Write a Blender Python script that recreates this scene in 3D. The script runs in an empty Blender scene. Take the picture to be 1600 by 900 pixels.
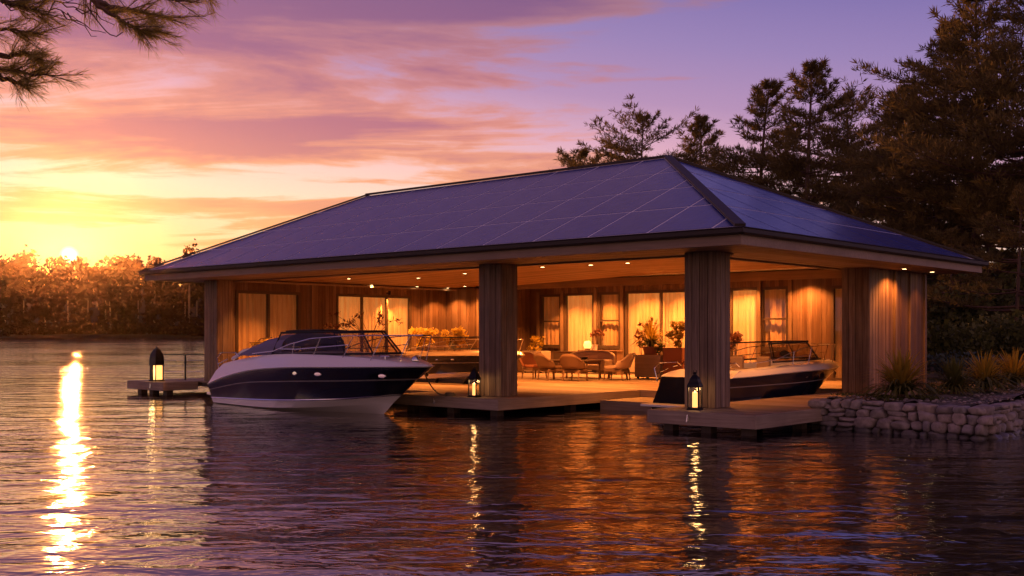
import bpy, math, random
import numpy as np
from mathutils import Vector, Matrix, Euler
R = math.radians
PI = math.pi
S = bpy.context.scene
COL = S.collection

# ------------------------------------------------------------------ frame of the place
# x runs along the front of the boathouse, y goes back into it, z = 0 is the deck, water at -0.4
WATER = -0.40
UX, UY = (.7446, -.6675), (.6675, .7446)
def W(X, Y, z=0.0):
    """metres right of / ahead of the spot where the photographer stands -> scene coordinates"""
    x, y = X - 4.02, Y - 21.5
    return Vector((UX[0]*x + UX[1]*y, UY[0]*x + UY[1]*y, z))

# ------------------------------------------------------------------ camera
cam_d = bpy.data.cameras.new('camera')
cam = bpy.data.objects.new('camera', cam_d); COL.objects.link(cam)
cam.location = W(0, 0, 1.5)
cam.rotation_euler = (R(90), 0, math.atan2(.6675, .7446))
cam_d.sensor_width = 36; cam_d.lens = 36*1698/1600
cam_d.shift_y = 70/1600
cam_d.clip_end = 5000; cam_d.clip_start = .1
S.camera = cam

# ------------------------------------------------------------------ light
S.view_settings.view_transform = 'Standard'
S.view_settings.look = 'None'
S.view_settings.exposure = 0.0
S.view_settings.gamma = 1.0
S.cycles.use_denoising = True
S.cycles.max_bounces = 6
S.cycles.diffuse_bounces = 3
S.cycles.glossy_bounces = 3
S.cycles.transmission_bounces = 3
S.cycles.transparent_max_bounces = 12
S.cycles.volume_bounces = 0
S.cycles.sample_clamp_indirect = 4
S.cycles.sample_clamp_direct = 0
S.cycles.caustics_reflective = False
S.cycles.caustics_refractive = False

SUN_AZ = math.atan(-.4075)       # left of straight ahead
SUN_EL = R(3.78)
SUN_STRENGTH = 3.0
HAZE_DENSITY = .00006
HAZE_ANISO = .95
d_cam = Vector((math.sin(SUN_AZ)*math.cos(SUN_EL), math.cos(SUN_AZ)*math.cos(SUN_EL), math.sin(SUN_EL)))
d_sun = Vector((UX[0]*d_cam.x + UX[1]*d_cam.y, UY[0]*d_cam.x + UY[1]*d_cam.y, d_cam.z))
sl = bpy.data.lights.new('sun', 'SUN'); sl.energy = SUN_STRENGTH; sl.angle = R(.6); sl.color = (1.0, .36, .09)
so = bpy.data.objects.new('sun', sl); COL.objects.link(so)
so.rotation_euler = (-d_sun).to_track_quat('-Z', 'Y').to_euler()

def srgb(r, g, b):
    f = lambda c: (c/255/12.92 if c/255 <= .04045 else ((c/255+.055)/1.055)**2.4)
    return (f(r), f(g), f(b), 1)

class NT:
    def __init__(s, nt): s.nt = nt; s.n = nt.nodes; s.l = nt.links
    def add(s, t, **k):
        n = s.n.new(t)
        for a, b in k.items(): setattr(n, a, b)
        return n
    def put(s, sock, v):
        if isinstance(v, bpy.types.NodeSocket): s.l.new(v, sock)
        elif isinstance(v, bpy.types.Node): s.l.new(v.outputs[0], sock)
        else:
            try: sock.default_value = v
            except Exception: sock.default_value = (v, v, v)
    def math(s, op, a, b=0.0, c=None, clamp=False):
        n = s.add('ShaderNodeMath', operation=op, use_clamp=clamp)
        s.put(n.inputs[0], a); s.put(n.inputs[1], b)
        if c is not None: s.put(n.inputs[2], c)
        return n.outputs[0]
    def vmath(s, op, a, b=(0,0,0), out=0):
        n = s.add('ShaderNodeVectorMath', operation=op)
        s.put(n.inputs[0], a); s.put(n.inputs[1], b)
        return n.outputs[out]
    def mix(s, f, a, b, blend='MIX'):
        n = s.add('ShaderNodeMix', data_type='RGBA', blend_type=blend)
        s.put(n.inputs[0], f); s.put(n.inputs[6], a); s.put(n.inputs[7], b)
        return n.outputs[2]
    def ramp(s, f, stops, interp='LINEAR'):
        n = s.add('ShaderNodeValToRGB'); n.color_ramp.interpolation = interp
        e = n.color_ramp.elements
        while len(e) > len(stops): e.remove(e[-1])
        while len(e) < len(stops): e.new(.5)
        for i, (p, c) in enumerate(stops):
            e[i].position = p; e[i].color = c if len(c) == 4 else (*c, 1)
        s.put(n.inputs[0], f); return n.outputs[0]
    def noise(s, vec, scale, detail=3, rough=.5, dist=0, out=0):
        n = s.add('ShaderNodeTexNoise'); s.put(n.inputs['Vector'], vec)
        n.inputs['Scale'].default_value = scale; n.inputs['Detail'].default_value = detail
        n.inputs['Roughness'].default_value = rough; n.inputs['Distortion'].default_value = dist
        return n.outputs[out]
    def remap(s, v, a, b, c=0.0, d=1.0, smooth=True):
        n = s.add('ShaderNodeMapRange'); n.clamp = True
        if smooth: n.interpolation_type = 'SMOOTHSTEP'
        s.put(n.inputs[0], v); n.inputs[1].default_value = a; n.inputs[2].default_value = b
        n.inputs[3].default_value = c; n.inputs[4].default_value = d
        return n.outputs[0]

def build_world():
    w = bpy.data.worlds.new('World'); S.world = w; w.use_nodes = True
    t = NT(w.node_tree); t.n.clear()
    tc = t.add('ShaderNodeTexCoord')
    vr = t.add('ShaderNodeVectorRotate', rotation_type='Z_AXIS')
    t.put(vr.inputs['Vector'], tc.outputs['Generated']); vr.inputs['Angle'].default_value = -math.atan2(.6675, .7446)
    d = t.vmath('NORMALIZE', vr.outputs[0])
    sp = t.add('ShaderNodeSeparateXYZ'); t.put(sp.inputs[0], d)
    x, y, z = sp.outputs
    az = t.math('ARCTAN2', x, y)
    el = t.math('ARCSINE', z)
    daz = t.math('ABSOLUTE', t.math('SUBTRACT', az, SUN_AZ))
    eld = t.math('MULTIPLY', el, 180/PI)
    e2 = t.math('ADD', eld, t.math('MULTIPLY', daz, 7.0))
    deg = lambda v: v/90
    base = t.ramp(t.math('DIVIDE', t.math('MAXIMUM', e2, 0), 90), [
        (deg(0), srgb(255, 176, 84)), (deg(3), srgb(255, 186, 108)), (deg(5.5), srgb(255, 208, 154)),
        (deg(8.0), srgb(255, 222, 190)), (deg(10.5), srgb(248, 200, 192)), (deg(13), srgb(224, 172, 192)),
        (deg(15.5), srgb(182, 144, 184)), (deg(18.5), srgb(154, 130, 182)), (deg(22), srgb(126, 110, 172)), (deg(30), srgb(94, 84, 160)), (deg(48), srgb(52, 48, 126)), (1, srgb(32, 36, 90))])
    # clouds: layers seen in perspective, drawn out sideways
    den = t.math('ADD', t.math('MAXIMUM', z, 0), .07)
    cx = t.math('DIVIDE', x, den); cy = t.math('DIVIDE', y, den)
    def layer(sx, sc, seed, det, rough, dist):
        cb = t.add('ShaderNodeCombineXYZ'); t.put(cb.inputs[0], t.math('MULTIPLY', cx, sx)); t.put(cb.inputs[1], cy); t.put(cb.inputs[2], seed)
        return t.noise(cb.outputs[0], sc, det, rough, dist)
    n1 = layer(.50, 1.5, 3.7, 8, .58, .5)
    n2 = layer(.34, .62, 11.3, 3, .5, .3)
    n3 = layer(.9, 5.0, 5.1, 5, .6, .4)
    cover = t.math('ADD', t.math('MULTIPLY', n1, .75), t.math('ADD', t.math('MULTIPLY', n2, .9), t.math('MULTIPLY', n3, .12)))
    # more cover high on the left, clear to the right and low down
    cover = t.math('ADD', cover, t.remap(az, -.04, .24, .03, -.16, smooth=False))
    cover = t.math('ADD', cover, t.remap(eld, 3.0, 13.0, -.06, .10))
    m = t.remap(cover, .88, .965)
    thick = t.remap(cover, .92, 1.06)
    le = t.math('ADD', eld, t.math('MULTIPLY', daz, 4.0))
    ccol = t.ramp(t.math('DIVIDE', t.math('MAXIMUM', le, 0), 90), [
        (deg(3), srgb(255, 178, 92)), (deg(6), srgb(246, 164, 100)), (deg(8.5), srgb(236, 140, 108)), (deg(11.5), srgb(212, 118, 122)),
        (deg(15), srgb(168, 98, 132)), (deg(20), srgb(112, 84, 136)), (deg(40), srgb(70, 60, 114)), (1, srgb(38, 36, 78))])
    edge = t.mix(t.remap(le, 6, 16, .75, .25), ccol, srgb(255, 176, 120))
    core = t.mix(t.remap(le, 5, 13, .10, .5), ccol, srgb(132, 86, 124))
    c = t.mix(t.math('MULTIPLY', m, .92), base, t.mix(thick, edge, core))
    # sky out of view, brightened and warmed to add fill light
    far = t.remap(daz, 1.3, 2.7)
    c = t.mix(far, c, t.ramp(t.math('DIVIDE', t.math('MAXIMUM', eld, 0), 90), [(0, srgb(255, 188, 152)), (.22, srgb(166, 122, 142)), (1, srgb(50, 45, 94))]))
    # glow round the sun and its disc
    sd = t.vmath('DOT_PRODUCT', d, tuple(d_cam), out=1)
    dd = t.math('MULTIPLY', t.math('ARCCOSINE', t.math('MINIMUM', sd, .9999999)), 180/PI)
    g1 = t.math('POWER', 2.718, t.math('MULTIPLY', dd, -1/9.0))
    g2 = t.math('POWER', 2.718, t.math('MULTIPLY', dd, -1/1.6))
    c = t.mix(1, c, t.mix(g1, (0,0,0,1), (.10, .015, .0, 1)), 'ADD')
    c = t.mix(1, c, t.mix(g2, (0,0,0,1), (.9, .30, .02, 1)), 'ADD')
    disc = t.remap(dd, .50, .16)
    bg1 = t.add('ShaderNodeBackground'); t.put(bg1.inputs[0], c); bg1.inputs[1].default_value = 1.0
    bg2 = t.add('ShaderNodeBackground'); bg2.inputs[0].default_value = (1, .74, .34, 1); t.put(bg2.inputs[1], t.math('MULTIPLY', disc, 3))
    sky = t.add('ShaderNodeTexSky', sky_type='NISHITA'); sky.sun_disc = False
    sky.sun_elevation = SUN_EL; sky.sun_rotation = math.atan2(d_sun.x, d_sun.y); sky.dust_density = 2; sky.ozone_density = 3
    bg3 = t.add('ShaderNodeBackground'); t.put(bg3.inputs[0], sky.outputs[0]); bg3.inputs[1].default_value = .008
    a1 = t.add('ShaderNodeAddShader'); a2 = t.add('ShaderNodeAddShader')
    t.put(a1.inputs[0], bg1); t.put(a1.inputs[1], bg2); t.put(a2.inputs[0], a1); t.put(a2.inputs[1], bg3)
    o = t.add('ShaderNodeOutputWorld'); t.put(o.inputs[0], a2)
build_world()

# ------------------------------------------------------------------ materials
MATS = {}
def pmat(name, col=(.5,.5,.5), rough=.6, metal=0.0, fn=None, spec=None, coat=0.0, emit=None, estr=0.0, trans=0.0):
    if name in MATS: return MATS[name]
    m = bpy.data.materials.new(name); m.use_nodes = True
    t = NT(m.node_tree); p = t.n['Principled BSDF']
    p.inputs['Base Color'].default_value = (*col[:3], 1)
    p.inputs['Roughness'].default_value = rough; p.inputs['Metallic'].default_value = metal
    if spec is not None: p.inputs['Specular IOR Level'].default_value = spec
    p.inputs['Coat Weight'].default_value = coat; p.inputs['Coat Roughness'].default_value = .04
    p.inputs['Transmission Weight'].default_value = trans
    if emit: p.inputs['Emission Color'].default_value = (*emit, 1); p.inputs['Emission Strength'].default_value = estr
    if fn: fn(t, p)
    MATS[name] = m; return m

def wood_fn(c1, c2, axis='z', scale=1.0, island=True, bump=.25, seam=None):
    def f(t, p):
        tc = t.add('ShaderNodeTexCoord'); mp = t.add('ShaderNodeMapping')
        t.put(mp.inputs[0], tc.outputs['Object'])
        s = {'z': (22, 22, .9), 'x': (.9, 22, 22), 'y': (22, .9, 22)}[axis]
        mp.inputs['Scale'].default_value = [q*scale for q in s]
        v = mp.outputs[0]
        if island:
            g = t.add('ShaderNodeNewGeometry')
            rnd = g.outputs['Random Per Island']
            v = t.vmath('ADD', v, t.vmath('SCALE', (17.3, 9.1, 31.7), (0,0,0)))
            cb = t.add('ShaderNodeCombineXYZ'); k = t.math('MULTIPLY', rnd, 57.0)
            for i in range(3): t.put(cb.inputs[i], k)
            v = t.vmath('ADD', mp.outputs[0], cb.outputs[0])
        n = t.noise(v, 1.0, 5, .62, .4)
        big = t.noise(tc.outputs['Object'], .9, 3, .6)
        c = t.mix(t.remap(n, .3, .7), (*c1, 1), (*c2, 1))
        c = t.mix(t.remap(big, .35, .75, 0, .45), c, (c1[0]*.55, c1[1]*.55, c1[2]*.6, 1))
        if island:
            hv = t.add('ShaderNodeHueSaturation'); t.put(hv.inputs['Color'], c)
            t.put(hv.inputs['Value'], t.math('MULTIPLY_ADD', rnd, .62, .68))
            t.put(hv.inputs['Saturation'], t.math('MULTIPLY_ADD', rnd, -.3, 1.12))
            c = hv.outputs[0]
        t.put(p.inputs['Base Color'], c)
        b = t.add('ShaderNodeBump'); b.inputs['Strength'].default_value = bump; b.inputs['Distance'].default_value = .01
        t.put(b.inputs['Height'], n); t.put(p.inputs['Normal'], b.outputs[0])
        t.put(p.inputs['Roughness'], t.remap(n, .2, .8, .5, .8))
    return f
M_CLAD = pmat('cedar_cladding', fn=wood_fn((.11, .058, .032), (.21, .12, .07)))
M_COLW = pmat('weathered_column_boards', fn=wood_fn((.115, .066, .038), (.30, .20, .13), bump=.6))
M_DECK = pmat('deck_boards', fn=wood_fn((.19, .125, .08), (.32, .22, .15), axis='x', bump=.3))
M_DECKY = pmat('deck_boards_lengthwise', fn=wood_fn((.19, .125, .08), (.32, .22, .15), axis='y', bump=.3))
M_FASC = pmat('deck_edge_wood', fn=wood_fn((.32, .24, .18), (.50, .39, .30), axis='x', bump=.4))
M_FASCY = pmat('deck_edge_wood_side', fn=wood_fn((.32, .24, .18), (.50, .39, .30), axis='y', bump=.4))
M_TRIM = pmat('trim_wood', fn=wood_fn((.16, .10, .06), (.24, .15, .09)))
M_EAVE = pmat('eave_wood', fn=wood_fn((.22, .15, .10), (.32, .22, .15), axis='x'))
M_CEIL = pmat('ceiling_wood', fn=wood_fn((.24, .135, .07), (.34, .20, .11), axis='x', island=True), )
M_DARK = pmat('dark_backing', (.012, .010, .009), .9)
M_POST = pmat('wet_piling', fn=wood_fn((.05, .035, .025), (.10, .07, .05)))
M_BLACKM = pmat('black_metal', (.014, .014, .016), .38, .6)
M_GUT = pmat('dark_bronze_gutter', (.035, .027, .023), .6, .2)
M_CHROME = pmat('polished_steel', (.75, .75, .76), .18, 1.0)
M_FRAME = pmat('window_frame', (.07, .045, .03), .45)
def gel(name, rough, col): return pmat(name, col, rough, coat=.6)
M_WHITE = pmat('white_gelcoat', (.90, .88, .88), .25, coat=.6)
M_NAVY = pmat('navy_gelcoat', (.008, .010, .024), .14, spec=.3, coat=.1)
M_STRIPE = pmat('grey_pinstripe', (.30, .29, .30), .3)
M_CANVAS = pmat('blue_canvas', (.17, .15, .27), .75)
M_VINYL = pmat('brown_vinyl', (.22, .15, .10), .5)
M_BLKSOFT = pmat('black_canvas', (.015, .014, .018), .8)

def glass_mat(name, tint=(1,1,1), f0=.06, dark=0.0):
    if name in MATS: return MATS[name]
    m = bpy.data.materials.new(name); m.use_nodes = True
    t = NT(m.node_tree); t.n.clear()
    tr = t.add('ShaderNodeBsdfTransparent'); tr.inputs[0].default_value = (*tint, 1)
    gl = t.add('ShaderNodeBsdfGlossy'); gl.inputs['Roughness'].default_value = .03
    lw = t.add('ShaderNodeLayerWeight'); lw.inputs[0].default_value = .5
    fr = t.math('MULTIPLY_ADD', t.math('POWER', lw.outputs['Facing'], 5.0), .9, .05)
    mx = t.add('ShaderNodeMixShader'); t.put(mx.inputs[0], fr); t.put(mx.inputs[1], tr); t.put(mx.inputs[2], gl)
    o = t.add('ShaderNodeOutputMaterial'); t.put(o.inputs[0], mx)
    MATS[name] = m; return m
M_GLASS = glass_mat('window_glass', (.93, .93, .92))
M_TINT = glass_mat('smoked_glass', (.72, .66, .60))
M_LGLASS = glass_mat('lantern_glass', (.95, .93, .88))

def curtain_mat(name, e):
    if name in MATS: return MATS[name]
    m = bpy.data.materials.new(name); m.use_nodes = True
    t = NT(m.node_tree); t.n.clear()
    tc = t.add('ShaderNodeTexCoord'); mp = t.add('ShaderNodeMapping'); t.put(mp.inputs[0], tc.outputs['Object']); mp.inputs['Scale'].default_value = (5, 5, .35)
    n = t.noise(mp.outputs[0], 1.6, 4, .6, .5)
    col = t.mix(t.remap(n, .3, .75), (.50, .31, .17, 1), (.70, .48, .28, 1))
    df = t.add('ShaderNodeBsdfDiffuse'); t.put(df.inputs[0], col)
    em = t.add('ShaderNodeEmission'); t.put(em.inputs[0], t.mix(t.remap(n, .3, .75), (1, .25, .04, 1), (1, .40, .09, 1))); em.inputs[1].default_value = e  # cloth glows by itself, standing in for light from the rooms behind
    a = t.add('ShaderNodeAddShader'); t.put(a.inputs[0], df); t.put(a.inputs[1], em)
    o = t.add('ShaderNodeOutputMaterial'); t.put(o.inputs[0], a)
    MATS[name] = m; return m
M_CURT = curtain_mat('glowing_curtain', .42)
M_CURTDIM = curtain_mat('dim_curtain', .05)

def solar_fn(t, p):
    uv = t.add('ShaderNodeUVMap')
    br = t.add('ShaderNodeTexBrick'); br.offset = 0
    t.put(br.inputs['Vector'], uv.outputs[0]); br.inputs['Scale'].default_value = 1
    br.inputs['Brick Width'].default_value = .16; br.inputs['Row Height'].default_value = .16
    br.inputs['Mortar Size'].default_value = .004; br.inputs['Bias'].default_value = 0
    br.inputs['Color1'].default_value = (.032, .054, .24, 1); br.inputs['Color2'].default_value = (.040, .066, .30, 1); br.inputs['Mortar'].default_value = (.09, .10, .24, 1)
    g = t.add('ShaderNodeNewGeometry')
    hv = t.add('ShaderNodeHueSaturation'); t.put(hv.inputs['Color'], br.outputs[0]); t.put(hv.inputs['Value'], t.math('MULTIPLY_ADD', g.outputs['Random Per Island'], .5, .8))
    t.put(p.inputs['Base Color'], hv.outputs[0])
    n = t.noise(uv.outputs[0], 2.2, 5, .7)
    t.put(p.inputs['Roughness'], t.remap(n, .3, .7, .20, .27, smooth=False))
M_SOLAR = pmat('solar_cells', fn=solar_fn, spec=.30)
M_ALU = pmat('aluminium_rail', (.85, .84, .88), .5, .0)

def water_mat():
    m = bpy.data.materials.new('lake_water'); m.use_nodes = True
    t = NT(m.node_tree); p = t.n['Principled BSDF']
    p.inputs['Base Color'].default_value = (.004, .005, .009, 1)
    p.inputs['Roughness'].default_value = .08; p.inputs['IOR'].default_value = 1.4
    tc = t.add('ShaderNodeTexCoord')
    vr = t.add('ShaderNodeVectorRotate', rotation_type='Z_AXIS'); t.put(vr.inputs['Vector'], tc.outputs['Object']); vr.inputs['Angle'].default_value = -math.atan2(.6675, .7446)
    mp = t.add('ShaderNodeMapping'); t.put(mp.inputs[0], vr.outputs[0]); mp.inputs['Scale'].default_value = (.55, 1, 1)
    v = mp.outputs[0]
    a = t.noise(v, .55, 2, .5, .6); b_ = t.noise(v, 2.3, 3, .55, .5); c = t.noise(v, 8.0, 2, .5, .3)
    patch = t.remap(t.noise(tc.outputs['Object'], .05, 2, .5), .35, .65, .45, 1.1)
    h = t.math('ADD', t.math('MULTIPLY', a, .22), t.math('ADD', t.math('MULTIPLY', b_, .085), t.math('MULTIPLY', c, .012)))
    bu = t.add('ShaderNodeBump'); bu.inputs['Distance'].default_value = 1.0
    t.put(bu.inputs['Strength'], t.math('MULTIPLY', patch, .48)); t.put(bu.inputs['Height'], h)
    t.put(p.inputs['Normal'], bu.outputs[0])
    gl = t.add('ShaderNodeBsdfGlossy'); gl.inputs[0].default_value = (1, .93, .88, 1); gl.inputs['Roughness'].default_value = .085; t.put(gl.inputs['Normal'], bu.outputs[0])
    mx = t.add('ShaderNodeMixShader'); mx.inputs[0].default_value = .28; t.put(mx.inputs[1], p); t.put(mx.inputs[2], gl)
    t.l.new(mx.outputs[0], t.n['Material Output'].inputs['Surface'])
    return m

def leaf_mat(name, c1, c2, tr=.35, rough=.6, spec=.25):
    if name in MATS: return MATS[name]
    m = bpy.data.materials.new(name); m.use_nodes = True
    t = NT(m.node_tree); t.n.clear()
    g = t.add('ShaderNodeNewGeometry')
    tc = t.add('ShaderNodeTexCoord')
    n = t.noise(tc.outputs['Object'], .7, 3, .6)
    f = t.math('ADD', t.math('MULTIPLY', g.outputs['Random Per Island'], .55), t.math('MULTIPLY', n, .5), clamp=True)
    col = t.mix(f, (*c1, 1), (*c2, 1))
    pr = t.add('ShaderNodeBsdfPrincipled'); t.put(pr.inputs['Base Color'], col); pr.inputs['Roughness'].default_value = rough; pr.inputs['Specular IOR Level'].default_value = spec
    tl = t.add('ShaderNodeBsdfTranslucent'); t.put(tl.inputs[0], col)
    mx = t.add('ShaderNodeMixShader'); mx.inputs[0].default_value = tr; t.put(mx.inputs[1], pr); t.put(mx.inputs[2], tl)
    o = t.add('ShaderNodeOutputMaterial'); t.put(o.inputs[0], mx)
    MATS[name] = m; return m
M_NEEDLE = leaf_mat('pine_needles', (.075, .075, .024), (.30, .215, .07), .5)
M_NEEDLE_NEAR = leaf_mat('near_pine_needles', (.20, .19, .05), (.58, .46, .13), .6)
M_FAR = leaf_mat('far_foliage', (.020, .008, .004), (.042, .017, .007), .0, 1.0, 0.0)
M_SHRUB = leaf_mat('shrub_leaves', (.05, .065, .02), (.16, .16, .045), .35)
M_JUNI = leaf_mat('blue_juniper', (.05, .08, .08), (.12, .17, .17), .25)
M_YUCCA = leaf_mat('gold_lit_and_yellow_blades', (.26, .22, .03), (.60, .36, .04), .45)  # yellow foliage; on the spiky bed plants the gold is painted light
M_YUCCAG = leaf_mat('green_blades', (.07, .085, .02), (.20, .18, .04), .35)
M_YFLOW = leaf_mat('yellow_blossom', (.60, .40, .05), (.80, .62, .14), .4)
M_REDLEAF = leaf_mat('dark_red_leaves', (.07, .02, .02), (.16, .06, .03), .3)
M_ORLEAF = leaf_mat('copper_leaves', (.17, .11, .02), (.36, .26, .05), .35)
M_BARK = pmat('pine_bark', fn=wood_fn((.07, .04, .025), (.17, .09, .055), scale=.4, island=False, bump=.6))
M_TERRA = pmat('terracotta', (.32, .12, .06), .75)
M_BOXW = pmat('pale_planter', fn=wood_fn((.42, .33, .26), (.55, .44, .35), axis='x', bump=.15))
M_CUSH = pmat('sand_upholstery', (.50, .36, .26), .85)
M_WICK = pmat('brown_wicker', (.16, .09, .05), .7)
def stone_fn(t, p):
    g = t.add('ShaderNodeNewGeometry'); tc = t.add('ShaderNodeTexCoord')
    n = t.noise(tc.outputs['Object'], 9, 6, .65); n2 = t.noise(tc.outputs['Object'], 2.4, 3, .5)
    c = t.ramp(g.outputs['Random Per Island'], [(0, (.17, .15, .145)), (.35, (.34, .29, .26)), (.7, (.42, .34, .30)), (1, (.29, .27, .275))])
    c = t.mix(t.remap(n, .35, .72, 0, .6), c, (.09, .075, .07, 1)); c = t.mix(t.remap(n2, .55, .75, 0, .4), c, (.36, .30, .26, 1))
    sp = t.add('ShaderNodeSeparateXYZ'); t.put(sp.inputs[0], tc.outputs['Object'])
    wet = t.remap(t.math('ADD', sp.outputs[2], t.math('MULTIPLY', n2, .12)), -.30, -.18, 1, 0)
    c = t.mix(t.math('MULTIPLY', wet, .75), c, (.035, .035, .028, 1))
    t.put(p.inputs['Roughness'], t.math('MULTIPLY_ADD', wet, -.5, .85))
    t.put(p.inputs['Base Color'], c)
    b = t.add('ShaderNodeBump'); b.inputs['Strength'].default_value = .9; b.inputs['Distance'].default_value = .02
    t.put(b.inputs['Height'], n); t.put(p.inputs['Normal'], b.outputs[0])
M_STONE = pmat('field_stone', rough=.85, fn=stone_fn)
def ground_fn(t, p):
    tc = t.add('ShaderNodeTexCoord')
    n = t.noise(tc.outputs['Object'], 14, 5, .7); n2 = t.noise(tc.outputs['Object'], .5, 4, .6)
    c = t.mix(t.remap(n, .3, .7), (.10, .075, .06, 1), (.26, .20, .17, 1))
    c = t.mix(t.remap(n2, .42, .6), c, (.05, .055, .022, 1))
    t.put(p.inputs['Base Color'], c)
    b = t.add('ShaderNodeBump'); b.inputs['Strength'].default_value = .8; b.inputs['Distance'].default_value = .03
    t.put(b.inputs['Height'], n); t.put(p.inputs['Normal'], b.outputs[0])
M_GROUND = pmat('gravel_and_soil', rough=.95, fn=ground_fn)
M_FLOORF = pmat('forest_floor', (.022, .012, .007), .95, spec=.1)
def lampmat(name, c, e):
    return pmat(name, (.8,.7,.5), .5, emit=c, estr=e)
M_BULB = lampmat('downlight_bulb', (1, .62, .26), 22)
M_CANDLE = lampmat('candle_glow', (1, .43, .11), 2.2)

# ------------------------------------------------------------------ builders
class MB:
    def __init__(s): s.v = []; s.f = []; s.m = []; s.uv = {}
    def quad(s, pts, mi=0):
        k = len(s.v); s.v += [tuple(p) for p in pts]; s.f.append(tuple(range(k, k+len(pts)))); s.m.append(mi)
    def hexa(s, P, mi=0):           # 8 points: bottom ring 0-3, top ring 4-7
        k = len(s.v); s.v += [tuple(p) for p in P]
        for f in ((0,3,2,1),(4,5,6,7),(0,1,5,4),(1,2,6,5),(2,3,7,6),(3,0,4,7)):
            s.f.append(tuple(k+i for i in f)); s.m.append(mi)
    def box(s, x0, x1, y0, y1, z0, z1, mi=0):
        s.hexa([(x0,y0,z0),(x1,y0,z0),(x1,y1,z0),(x0,y1,z0),(x0,y0,z1),(x1,y0,z1),(x1,y1,z1),(x0,y1,z1)], mi)
    def obox(s, c, sz, rot=None, mi=0):
        rot = rot or Matrix.Identity(3); c = Vector(c); hx, hy, hz = [q/2 for q in sz]
        P = [c + rot @ Vector(p) for p in ((-hx,-hy,-hz),(hx,-hy,-hz),(hx,hy,-hz),(-hx,hy,-hz),(-hx,-hy,hz),(hx,-hy,hz),(hx,hy,hz),(-hx,hy,hz))]
        s.hexa(P, mi)
    def bar(s, p, q, w, h=None, mi=0):
        p, q = Vector(p), Vector(q); d = q-p; L = d.length
        if L < 1e-6: return
        up = Vector((0,0,1)) if abs(d.normalized().z) < .95 else Vector((0,1,0))
        x = d.normalized(); y = up.cross(x).normalized(); z = x.cross(y)
        s.obox((p+q)/2, (L, w, h or w), Matrix((x,y,z)).transposed(), mi)
    def tube(s, pts, r, n=8, mi=0, cap=True):
        pts = [Vector(p) for p in pts]; rs = r if hasattr(r, '__len__') else [r]*len(pts)
        k0 = len(s.v); ref = None
        for i, p in enumerate(pts):
            d = (pts[min(i+1, len(pts)-1)] - pts[max(i-1, 0)]).normalized()
            if ref is None: ref = Vector((0,0,1)) if abs(d.z) < .9 else Vector((1,0,0))
            x = ref.cross(d)
            if x.length < 1e-4: x = Vector((1,0,0)).cross(d)
            x.normalize(); y = d.cross(x); ref = y.cross(x)*-1 if False else ref
            for j in range(n):
                a = 2*PI*j/n; s.v.append(tuple(p + (x*math.cos(a) + y*math.sin(a))*rs[i]))
        for i in range(len(pts)-1):
            for j in range(n):
                a = k0+i*n+j; b = k0+i*n+(j+1)%n
                s.f.append((a, b, b+n, a+n)); s.m.append(mi)
        if cap:
            s.f.append(tuple(k0+j for j in range(n))[::-1]); s.m.append(mi)
            e = k0+(len(pts)-1)*n; s.f.append(tuple(e+j for j in range(n))); s.m.append(mi)
    def lathe(s, prof, c=(0,0,0), n=20, mi=0, a0=0.0):
        k0 = len(s.v)
        for r, z in prof:
            for j in range(n):
                a = a0 + 2*PI*j/n; s.v.append((c[0]+r*math.cos(a), c[1]+r*math.sin(a), c[2]+z))
        for i in range(len(prof)-1):
            for j in range(n):
                a = k0+i*n+j; b = k0+i*n+(j+1)%n
                s.f.append((a, b, b+n, a+n)); s.m.append(mi)
        s.f.append(tuple(k0+j for j in range(n))[::-1]); s.m.append(mi)
        e = k0+(len(prof)-1)*n; s.f.append(tuple(e+j for j in range(n))); s.m.append(mi)
    def grid(s, rows, mi=0, mf=None):
        k0 = len(s.v); nc = len(rows[0])
        for r in rows: s.v += [tuple(p) for p in r]
        for i in range(len(rows)-1):
            for j in range(nc-1):
                a = k0+i*nc+j; s.f.append((a, a+1, a+nc+1, a+nc)); s.m.append(mf(i, j) if mf else mi)
    def build(s, name, mats, parent=None, smooth=False, bevel=0.0, uvs=None):
        me = bpy.data.meshes.new(name); me.from_pydata(s.v, [], s.f)
        for m in (mats if isinstance(mats, (list, tuple)) else [mats]): me.materials.append(m)
        me.polygons.foreach_set('material_index', s.m)
        if smooth:
            me.polygons.foreach_set('use_smooth', [True]*len(s.f))
        me.update()
        o = bpy.data.objects.new(name, me); COL.objects.link(o)
        if parent: o.parent = parent
        if smooth:
            try: me.set_sharp_from_angle(angle=R(42))
            except Exception: pass
        if bevel:
            b = o.modifiers.new('bevel', 'BEVEL'); b.width = bevel; b.segments = 2; b.limit_method = 'ANGLE'
        return o

def npmesh(name, V, F, mats, parent=None, mi=None, smooth=False):
    """V (n,3), F (m,k) arrays -> one mesh object"""
    V = np.asarray(V, np.float32); F = np.asarray(F, np.int32); k = F.shape[1]
    me = bpy.data.meshes.new(name); me.vertices.add(len(V)); me.vertices.foreach_set('co', V.ravel())
    me.loops.add(F.size); me.loops.foreach_set('vertex_index', F.ravel())
    me.polygons.add(len(F)); me.polygons.foreach_set('loop_start', np.arange(0, F.size, k, dtype=np.int32))
    me.polygons.foreach_set('loop_total', np.full(len(F), k, np.int32))
    for m in (mats if isinstance(mats, (list, tuple)) else [mats]): me.materials.append(m)
    if mi is not None: me.polygons.foreach_set('material_index', np.asarray(mi, np.int32))
    if smooth: me.polygons.foreach_set('use_smooth', np.ones(len(F), bool))
    me.update(calc_edges=True); me.validate()
    o = bpy.data.objects.new(name, me); COL.objects.link(o)
    if parent: o.parent = parent
    return o

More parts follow.
